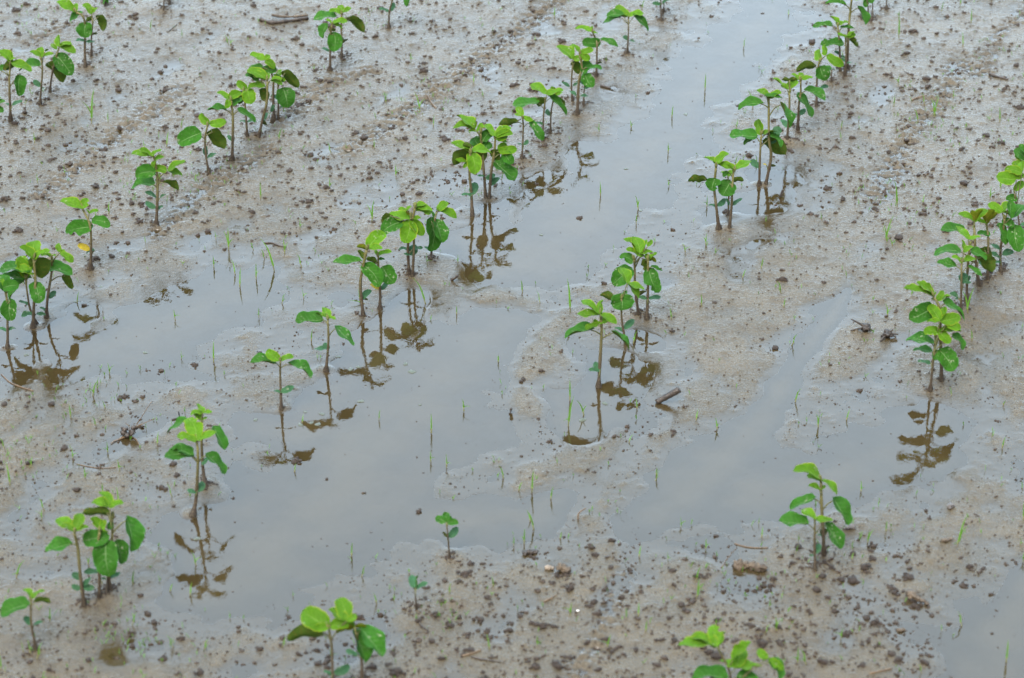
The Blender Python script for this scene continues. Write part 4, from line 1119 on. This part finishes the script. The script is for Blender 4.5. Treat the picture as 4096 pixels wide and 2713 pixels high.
# ------------------------------------------------------------------ crumbs and clods of earth
def lump(center, rad, r, sub=2, flat=0.75, rough=0.35):
    """a knobbly little ball"""
    import bmesh
    bm = bmesh.new()
    bmesh.ops.create_icosphere(bm, subdivisions=sub, radius=1.0)
    off = Vector((r.uniform(-50, 50), r.uniform(-50, 50), r.uniform(-50, 50)))
    sx, sy = r.uniform(0.75, 1.25), r.uniform(0.75, 1.25)
    V = []
    for v in bm.verts:
        d = 1 + rough * mnoise.noise(v.co * 1.7 + off) + rough * 0.6 * mnoise.noise(v.co * 4.1 + off)
        q = v.co * d
        V.append(center + Vector((q.x * sx, q.y * sy, q.z * flat)) * rad)
    F = [tuple(x.index for x in f.verts) for f in bm.faces]
    bm.free()
    return V, F
def clod_mesh(seed, n, name='clod'):
    r = random.Random(seed)
    V, F = [], []
    for k in range(n):
        a = r.uniform(0, 6.28)
        rr = (0.0 if k == 0 else r.uniform(0.45, 1.15))
        rad = r.uniform(0.55, 0.8) if k == 0 else r.uniform(0.22, 0.5)
        c = Vector((math.cos(a) * rr, math.sin(a) * rr, rad * r.uniform(0.25, 0.6) + (0.35 if k % 3 == 2 else 0)))
        v, f = lump(c, rad, r, 2 if k < 2 else 1, 0.8, 0.5)
        o = len(V)
        V += v; F += [tuple(o + i for i in q) for q in f]
    return mesh(name, V, F)
CLODS = [clod_mesh(300 + k, 2 + k % 5) for k in range(14)]
for m_ in CLODS: m_.materials.append(M_CLOD)
def clod_density(x, y):
    d = 0.10
    if x < 1300: d = max(d, 0.95 * (1 - max(0, y - (520 - 0.05 * x)) / 110) if y > 520 - 0.05 * x else 0.95)
    if x > 1780: d = max(d, 0.95 if y < 420 + (x - 1780) * 0.12 else 0.95 * (1 - (y - 420 - (x - 1780) * 0.12) / 180))
    if 1300 <= x <= 1780 and y < 60: d = 0.7
    lim = 1560 - (x - 560) * 0.55 if x < 1100 else 1262 + (1100 - x) * 0.02
    if y > lim and x > 600: d = max(d, min(1.0, 0.35 + (y - lim) / 160))
    if y > 1420 and x < 700: d = max(d, 0.45)
    if x < 420 and 880 < y < 1250: d = max(d, 0.22)
    if x > 2150 and y > 1150: d *= 0.55
    if x < 900 and 820 < y < 1000 and x + (y - 820) * 2.5 < 700: d = max(d, 0.35)
    for cx_, cy_, rx, ry, w in ((690, 150, 90, 30, 1.6), (480, 400, 80, 26, 1.8), (360, 500, 70, 22, 1.6), (2180, 210, 110, 60, 1.5), (2210, 400, 140, 40, 1.0),
                                (1890, 1320, 80, 35, 4.0), (1480, 1010, 70, 30, 1.2), (980, 1390, 60, 30, 1.6), (1900, 150, 60, 20, 1.2), (880, 1540, 70, 20, 1.2), (100, 300, 110, 30, 1.2)):
        d += w * 0.6 * math.exp(-((x - cx_) / rx) ** 2 - ((y - cy_) / ry) ** 2)
    return max(d, 0.03)
CLUMP = spectral(0.045, 77)
cl = []
rc_ = random.Random(5)
while len(cl) < 5200:
    x, y = rc_.uniform(-20, 2390), rc_.uniform(-20, 1590)
    p = pix_point(x, y)
    if abs(p.x) > 1.06 or not GY[0] + .02 < p.y < GY[-1] - .02: continue
    if rc_.random() * 1.5 > clod_density(x, y) + 1.2 * RF[int((p.y - GY[0]) / STEP), int((p.x - GX[0]) / STEP)]: continue
    if p.y < GY[0] + .02 or p.y > GY[-1] - .02 or abs(p.x) > 1.06: continue
    if hollow_at(p.x, p.y) > -0.25 and rc_.random() > 0.06: continue
    if any((p - f_).length < 0.006 for f_ in FEET): continue
    if rc_.random() < 0.5 and CLUMP[int((p.y - GY[0]) / STEP), int((p.x - GX[0]) / STEP)] < 0.15: continue
    s = min(0.0009 + rc_.gammavariate(1.5, 0.00100), 0.0070)
    cl.append((p, s, rc_.randrange(14), rc_.uniform(0, 6.28), s / (p - EYE).length))
cl.sort(key=lambda q: -q[4])
nc = 0
for p, s, k, a, _ in cl[:295]:
    o = bpy.data.objects.new('earth_clod', CLODS[k])
    COL.objects.link(o)
    o.location = p - Vector((0, 0, s * 0.15))
    o.scale = (s, s, s * 0.9)
    o.rotation_euler = (0, 0, a)
    far = p.y > 3.45
    tag(o, 'dark crumbly clod of wet earth in the cast-strewn mud of the upper half' if far else 'dark crumbly clod of wet earth on the lower mud between the puddles', 'clod',
        'earth clods of the upper half' if far else 'earth clods of the lower half', 'thing')
V, F = [], []
PRO = []
for m_ in CLODS:
    a = np.empty(len(m_.vertices) * 3, dtype=np.float32); m_.vertices.foreach_get('co', a)
    PRO.append((a.reshape(-1, 3), [tuple(q.vertices) for q in m_.polygons]))
def add_stuff(p, s, k, a, VA, FA, base):
    co, fs = PRO[k]
    c, sn = math.cos(a), math.sin(a)
    w = np.empty_like(co)
    w[:, 0] = (co[:, 0] * c - co[:, 1] * sn) * s + p.x
    w[:, 1] = (co[:, 0] * sn + co[:, 1] * c) * s + p.y
    w[:, 2] = co[:, 2] * s * 0.9 + p.z - s * 0.15
    VA.append(w)
    FA += [tuple(i + base for i in q) for q in fs]
    return base + len(co)
VA, FA, b_ = [], [], 0
for p, s, k, a, _ in cl[295:]:
    b_ = add_stuff(p, s, k, a, VA, FA, b_)
for k in range(6):
    r = random.Random(900 + k)
    v_, f_s = lump(Vector((0, 0, 0.35)), 1.0, r, 1, 0.75, 0.6)
    PRO.append((np.array([tuple(q) for q in v_], dtype=np.float32), f_s))
for _ in range(19000):
    x, y = rc_.uniform(-20, 2390), rc_.uniform(-20, 1590)
    p = pix_point(x, y)
    if p.y < GY[0] + .02 or p.y > GY[-1] - .02 or abs(p.x) > 1.06: continue
    hh = hollow_at(p.x, p.y)
    if hh > 0.05 and rc_.random() > 0.10: continue
    if CLUMP[int((p.y - GY[0]) / STEP), int((p.x - GX[0]) / STEP)] < -0.4 and rc_.random() < 0.6: continue
    b_ = add_stuff(p, min(0.0004 + rc_.gammavariate(1.4, 0.00034), 0.0018) * (1.0 if hh < -0.6 else 0.75), 14 + rc_.randrange(6), rc_.uniform(0, 6.28), VA, FA, b_)
for f_ in FEET:                                   # mud crumbled round the stems
    if hollow_at(f_.x, f_.y) > 0.0: n_ = 3
    else: n_ = 30
    for _ in range(n_):
        a, d = rc_.uniform(0, 6.28), abs(rc_.gauss(0.004, 0.009))
        q = Vector((f_.x + math.cos(a) * d, f_.y + math.sin(a) * d, 0)); 
        if q.y < GY[0] + .02: continue
        q.z = max(ground_z(q.x, q.y), -0.002)
        b_ = add_stuff(q, rc_.uniform(0.0007, 0.0024), rc_.randrange(14), a, VA, FA, b_)
tag(link('mud_crumbs', mesh('mud_crumbs', np.concatenate(VA).tolist(), FA), [M_CLOD]), 'scatter of small dark mud crumbs and worm casts on the silt', 'crumbs', kind='stuff')

# ------------------------------------------------------------------ sticks, straw, wood and stones lying about
def gp(rc, x, y, lift=0.0):
    p = on_ground(*from_crop(rc, x, y))
    p.z = max(ground_z(p.x, p.y), 0.0) + lift
    return p
def stick(name, label, cat, rc, pts, rad, mat, lifts=None, taper=0.6, rough=0.25, group=None):
    r = random.Random(label)
    key = []
    for i, (x, y) in enumerate(pts):
        lift = (lifts[i] if lifts else 0.0)
        if lift > 0.004:     # raised end: same distance as the foot
            f0 = gp(rc, *pts[0])
            u, v = from_crop(rc, x, y)
            key.append(on_wall(u, v, f0.y + r.uniform(-.003, .003)))
        else: key.append(gp(rc, x, y, rad * 0.5 + lift))
    c = key[0].copy()
    ln = [p - c for p in (smooth_line(key, 5) if len(key) > 1 else key)]
    R = [rad * (1 - (1 - taper) * i / (len(ln) - 1)) * (1 + rough * r.uniform(-1, 1)) for i in range(len(ln))]
    v, f = tube(ln, R, 7)
    o = link(name, mesh(name, v, f), [mat])
    o.location = c
    return tag(o, label, cat, group)
def chunk(name, label, cat, rc, a, b, thick, mat, flat=0.7, seed=1, lift=0.0):
    """a knobbly lump stretched from a to b"""
    r = random.Random(seed)
    A, B = gp(rc, *a), gp(rc, *b)
    d = B - A
    V, F = [], []
    n = 4
    for k in range(n):
        t = (k + 0.5) / n
        c = d * (t - 0.5) + Vector((0, r.uniform(-.2, .2) * thick, thick * 0.35 + lift * (1 - t)))
        v, f = lump(c, thick * r.uniform(0.55, 0.8) * (1.15 - 0.5 * t), r, 3, flat, 0.55)
        m_ = Matrix.Rotation(math.atan2(d.y, d.x), 3, 'Z')
        v = [c + m_ @ Vector(((m_.inverted() @ (p - c)).x * max(d.length / (n * thick) * 1.3, 1), (m_.inverted() @ (p - c)).y, (p - c).z)) for p in v]
        o = len(V); V += v; F += [tuple(o + i for i in q) for q in f]
    o = link(name, mesh(name, V, F), [mat])
    o.location = (A + B) / 2
    return tag(o, label, cat)
chunk('wood_chunk', 'weathered tan chunk of rotten wood half sunk in mud at the lower right', 'wood', '32', (2020, 590), (2270, 615), 0.011, M_WOOD, 0.9, 3, -0.001)
stick('wood_stub', 'short dark broken stick jutting up slantwise from the mud near the centre', 'stick', '22', [(1345, 545), (1440, 485), (1545, 425)], 0.0036, M_DARKWOOD, [0, .008, .016], 1.35, 0.12)
chunk('bark_flake', 'small black wedge of bark at the tip of the big pool', 'bark', '32', (205, 482), (310, 470), 0.0055, M_DARKWOOD, 0.7, 4)
stick('bark_strip', 'long dark strip of rotten bark lying on the mud at the top', 'bark', '01', [(95, 180), (200, 205), (330, 190), (500, 165)], 0.0045, M_DARKWOOD, None, 0.8, 0.5)
stick('bark_strip', 'tan splinter lying on top of the dark bark strip', 'bark', '01', [(190, 150), (330, 165), (498, 150)], 0.0022, M_WOOD, [.003, .003, .003], 0.8, 0.3)
root_ = bpy.data.objects.new('root_tuft', None); COL.objects.link(root_)
tag(root_, 'torn-up tuft of dead roots with two long wispy strands left of the pool pair', 'roots')
c0 = gp('20', 1110, 830)
root_.location = c0
def strand(rc, pts, rad, wall):
    key = []
    for x, y in pts:
        u, v = from_crop(rc, x, y)
        key.append((on_wall(u, v, c0.y) if wall else gp(rc, x, y, rad)) - c0)
    ln = smooth_line(key, 4)
    v, f = tube(ln, [rad * (1 - 0.6 * i / len(ln)) for i in range(len(ln))], 6)
    link('root_strand', mesh('root_strand', v, f), [M_STRAW], root_)
strand('20', [(1110, 830), (1170, 740), (1225, 655), (1305, 530)], 0.0007, True)
strand('20', [(1120, 820), (1180, 745), (1270, 705), (1345, 675)], 0.0008, True)
strand('20', [(1110, 830), (1050, 855), (990, 875), (955, 900)], 0.0012, False)
strand('20', [(1120, 830), (1170, 860), (1200, 910), (1215, 950)], 0.0009, False)
strand('20', [(1110, 830), (1060, 840), (1010, 868)], 0.0011, False)
strand('20', [(1115, 800), (1110, 745), (1075, 712)], 0.0007, True)
v, f = [], []
for k in range(5):
    vv, ff = lump(Vector((random.uniform(-.008, .008), random.uniform(-.004, .004), .004 + .002 * k)), 0.0045, random.Random(k), 2, .8, .5)
    o_ = len(v); v += vv; f += [tuple(o_ + i for i in q) for q in ff]
link('root_clump', mesh('root_clump', v, f), [M_DARKWOOD], root_)
stick('straw', 'curved brown straw at the left edge, one end in the water', 'straw', '20', [(285, 440), (200, 415), (90, 370), (10, 298)], 0.0011, M_STRAW, None, 0.7, 0.15)
stick('straw', 'long thin tan straw lying flat below the dead root tuft', 'straw', '20', [(660, 1072), (760, 1092), (870, 1105), (1000, 1100)], 0.0007, M_STRAW, None, 0.6, 0.1)
stick('straw', 'pale flat straw on the crumbly mud between the second and third rows', 'straw', '01', [(1530, 850), (1565, 890), (1602, 935)], 0.0013, M_STRAW, None, 0.8, 0.15)
stick('twig', 'thick dark twig with a split end in the crumbs at upper right', 'twig', '03', [(2070, 655), (2150, 670), (2230, 690)], 0.0024, M_DARKWOOD, None, 0.7, 0.3)
stick('twig', 'thin forked reddish twig on the mud at upper right', 'twig', '03', [(1400, 865), (1455, 850), (1530, 822)], 0.0013, M_STRAW, None, 0.7, 0.3)
stick('twig', 'black twig bent like an elbow on the mud right of the small pool', 'twig', '03', [(688, 1303), (742, 1258), (792, 1285)], 0.0007, M_DARKWOOD, None, 0.8, 0.15)
stick('twig', 'crooked brown branchlet with raised end among grass left of the mid-frame clump', 'twig', '11', [(310, 668), (250, 655), (190, 632), (120, 632)], 0.0015, M_DARKWOOD, None, 0.7, 0.3)
stick('twig', 'black peg sticking up from the wet mud right of the reflection pool', 'twig', '11', [(1735, 948), (1765, 930), (1790, 905)], 0.0024, M_DARKWOOD, [0, .006, .01], 0.6, 0.2)
stick('twig', 'stubby black stick flat on the wet mud by the threesome beside the puddle', 'twig', '02', [(865, 742), (905, 752), (948, 765)], 0.0022, M_DARKWOOD, None, 0.8, 0.2)
stick('twig', 'tiny dark upright peg at the edge of the small pool at right', 'twig', '13', [(265, 238), (280, 205), (292, 168)], 0.0018, M_DARKWOOD, [0, .006, .01], 0.8, 0.2)
for nm, lab, cx_, cy_, branches in (
    ('stubble', 'rotten stalk stub with a raised twig, left one by the bushy right-hand pair', 1005, 1385, [(880, 1285), (1070, 1392), (875, 1388), (1010, 1330)]),
    ('stubble', 'dark stalk stub with curling rootlets, right one by the bushy right-hand pair', 1190, 1440, [(1240, 1375), (1285, 1415), (1268, 1440), (1130, 1480), (1190, 1400)])):
    rt = bpy.data.objects.new(nm, None); COL.objects.link(rt)
    tag(rt, lab, 'stubble')
    c0 = gp('13', cx_, cy_); rt.location = c0
    vv, ff = lump(Vector((0, 0, .005)), 0.0055, random.Random(cx_), 3, .9, .6)
    link('stump', mesh('stump', vv, ff), [M_DARKWOOD], rt)
    for (x, y) in branches:
        u, v_ = from_crop('13', x, y)
        e = on_wall(u, v_, c0.y) - c0
        if e.z < 0: e = gp('13', x, y, 0.001) - c0
        ln = smooth_line([Vector((0, 0, .005)), e * 0.5 + Vector((0, 0, .003)), e], 5)
        a_, b2 = tube(ln, [0.0020 * (1 - .6 * i / len(ln)) for i in range(len(ln))], 6)
        link('stub_twig', mesh('stub_twig', a_, b2), [M_DARKWOOD], rt)
chunk('wood_chip', 'pointed brown wood chip lying slantwise at the lower right', 'wood', '33', (1370, 850), (1550, 925), 0.0055, M_WOOD, 0.8, 8, 0.004)
chunk('wood_chip', 'pale splintered chips of wood beside a grass sprout at right', 'wood', '33', (1665, 370), (1750, 360), 0.0042, M_WOOD, 0.6, 9)
chunk('wood_chip', 'tan crumb of wood above the bottom edge at the lower right', 'wood', '33', (1285, 1145), (1345, 1140), 0.0035, M_WOOD, 0.8, 10)
chunk('snail_shell', 'whitish snail shell half in mud, left of a tan lump at bottom centre', 'shell', '32', (405, 608), (460, 612), 0.0048, M_SHELL, 0.75, 11)
chunk('wood_lump', 'tan lump of rotten wood right beside the whitish snail shell', 'wood', '32', (520, 625), (590, 640), 0.0075, M_WOOD, 0.8, 12, .003)
chunk('pebble', 'tiny bright white pebble on the mud at bottom centre', 'pebble', '32', (660, 972), (680, 972), 0.0013, M_WHITE, 0.8, 13)
chunk('pebble', 'round dark pebble alone on wet mud at lower right', 'pebble', '33', (1725, 78), (1768, 78), 0.0048, M_STONE, 0.95, 14)
chunk('pebble', 'smooth small dark pebble on shiny mud, left of the big reflection seedling row', 'pebble', '10', (1095, 718), (1115, 718), 0.0030, M_STONE, 1.0, 15)
chunk('pebble', 'grey stone half buried at the foot of the lower right mound', 'pebble', '33', (840, 262), (905, 258), 0.0060, M_STONE, 0.8, 16)
stick('straw', 'pale bent straw just above the weathered wood chunk', 'straw', '32', [(2020, 395), (2110, 420), (2200, 430), (2310, 430)], 0.0010, M_STRAW, None, 0.6, 0.1)
stick('straw', 'hair-thin straw leaning on the mud left of the weathered wood chunk', 'straw', '32', [(1905, 600), (1960, 520), (2040, 425)], 0.0006, M_STRAW, None, 0.6, 0.1)
stick('straw', 'reddish straw lying at an angle at the bottom centre', 'straw', '31', [(1825, 1362), (1900, 1345), (1990, 1312)], 0.0013, M_STRAW, None, 0.7, 0.2)
stick('twig', 'long dark twig running right below the reddish straw at the bottom centre', 'twig', '31', [(1905, 1370), (2030, 1395), (2160, 1415)], 0.0011, M_DARKWOOD, None, 0.7, 0.2)
stick('twig', 'short dark twig tilted down right, below the opening sprout', 'twig', '31', [(1455, 1075), (1490, 1115), (1535, 1145)], 0.0012, M_DARKWOOD, None, 0.8, 0.2)
stick('twig', 'thin brown twig near the bottom edge at lower right', 'twig', '33', [(1040, 1512), (1140, 1490), (1235, 1468)], 0.0010, M_STRAW, None, 0.7, 0.2)
stick('twig', 'black curled twig with an upright tip beside the pool pair', 'twig', '20', [(1480, 690), (1515, 682), (1545, 672), (1537, 618)], 0.0014, M_DARKWOOD, [0, 0, 0, .01], 0.5, 0.3)
stick('straw', 'thin tan straw by the bottom edge left of centre', 'straw', '32', [(380, 895), (440, 865), (490, 835)], 0.0009, M_STRAW, None, 0.7, 0.2)
stick('twig', 'slim dark twig lying level in crumbs at far upper left', 'twig', '00', [(1450, 275), (1490, 240), (1525, 212)], 0.0008, M_DARKWOOD, None, 0.7, 0.2)
stick('twig', 'brown curled fleck of stem standing in the film of water below centre', 'twig', '22', [(85, 640), (95, 620), (95, 595)], 0.0013, M_DARKWOOD, [0, .003, .008], 1.2, 0.3)
stick('straw', 'bowed dead stem standing in shallow mud above the snail shell', 'straw', '32', [(672, 190), (680, 130), (740, 85)], 0.0011, M_STRAW, [0, .006, .01], 0.5, 0.15)

# ------------------------------------------------------------------ flat scraps floating on the pools
def husk_mesh(seed):
    r = random.Random(seed)
    V, F = [Vector((0, 0, 0.0))], []
    n = 12
    for k in range(n):
        a = 6.283 * k / n
        rr = 1 + r.uniform(-.2, .2)
        V.append(Vector((math.cos(a) * rr, math.sin(a) * rr * 0.75, 0.06)))
    for k in range(n):
        a = 6.283 * k / n
        V.append(V[1 + k] * 1.12 + Vector((0, 0, -0.10)))
    for k in range(n):
        F.append((0, 1 + k, 1 + (k + 1) % n))
        F.append((1 + k, 1 + n + k, 1 + n + (k + 1) % n, 1 + (k + 1) % n))
    return mesh('floating_husk', V, F)
HUSKS = [husk_mesh(k) for k in range(4)]
for m_ in HUSKS: m_.materials.append(M_HUSK)
for k, (rc, x, y, w) in enumerate([('21', 760, 145, 30), ('21', 865, 255, 35), ('21', 620, 640, 35), ('21', 585, 728, 40), ('21', 435, 730, 35), ('21', 955, 530, 38), ('21', 1340, 208, 34),
        ('21', 1395, 275, 50), ('21', 530, 715, 30), ('21', 475, 622, 24), ('21', 1465, 560, 18), ('21', 48, 688, 28), ('21', 935, 235, 30), ('20', 2200, 690, 28), ('20', 1250, 110, 30), ('20', 225, 130, 32),
        ('12', 1210, 350, 26), ('02', 1085, 1455, 26), ('02', 1600, 985, 30), ('12', 355, 560, 26), ('22', 710, 690, 45), ('22', 905, 548, 40), ('30', 1700, 350, 42), ('30', 1440, 470, 28), ('10', 650, 1135, 26), ('10', 870, 1010, 28), ('13', 1150, 380, 20)]):
    p = on_level(*from_crop(rc, x, y), 0.0)
    mpp = (p - EYE).dot(FWD) / FPX * 0.464527
    o = bpy.data.objects.new('floating_husk', HUSKS[k % 4])
    COL.objects.link(o)
    s = w * mpp * 0.7
    o.location = (p.x, p.y, max(0.0004, ground_z(p.x, p.y)))
    o.scale = (s, s, min(s, 0.008))
    o.rotation_euler = (0, 0, k * 1.3)
    tag(o, 'thin pale scrap of leaf floating flat on the pool water', 'leaf scrap', 'leaf scraps afloat on the pools', 'thing')
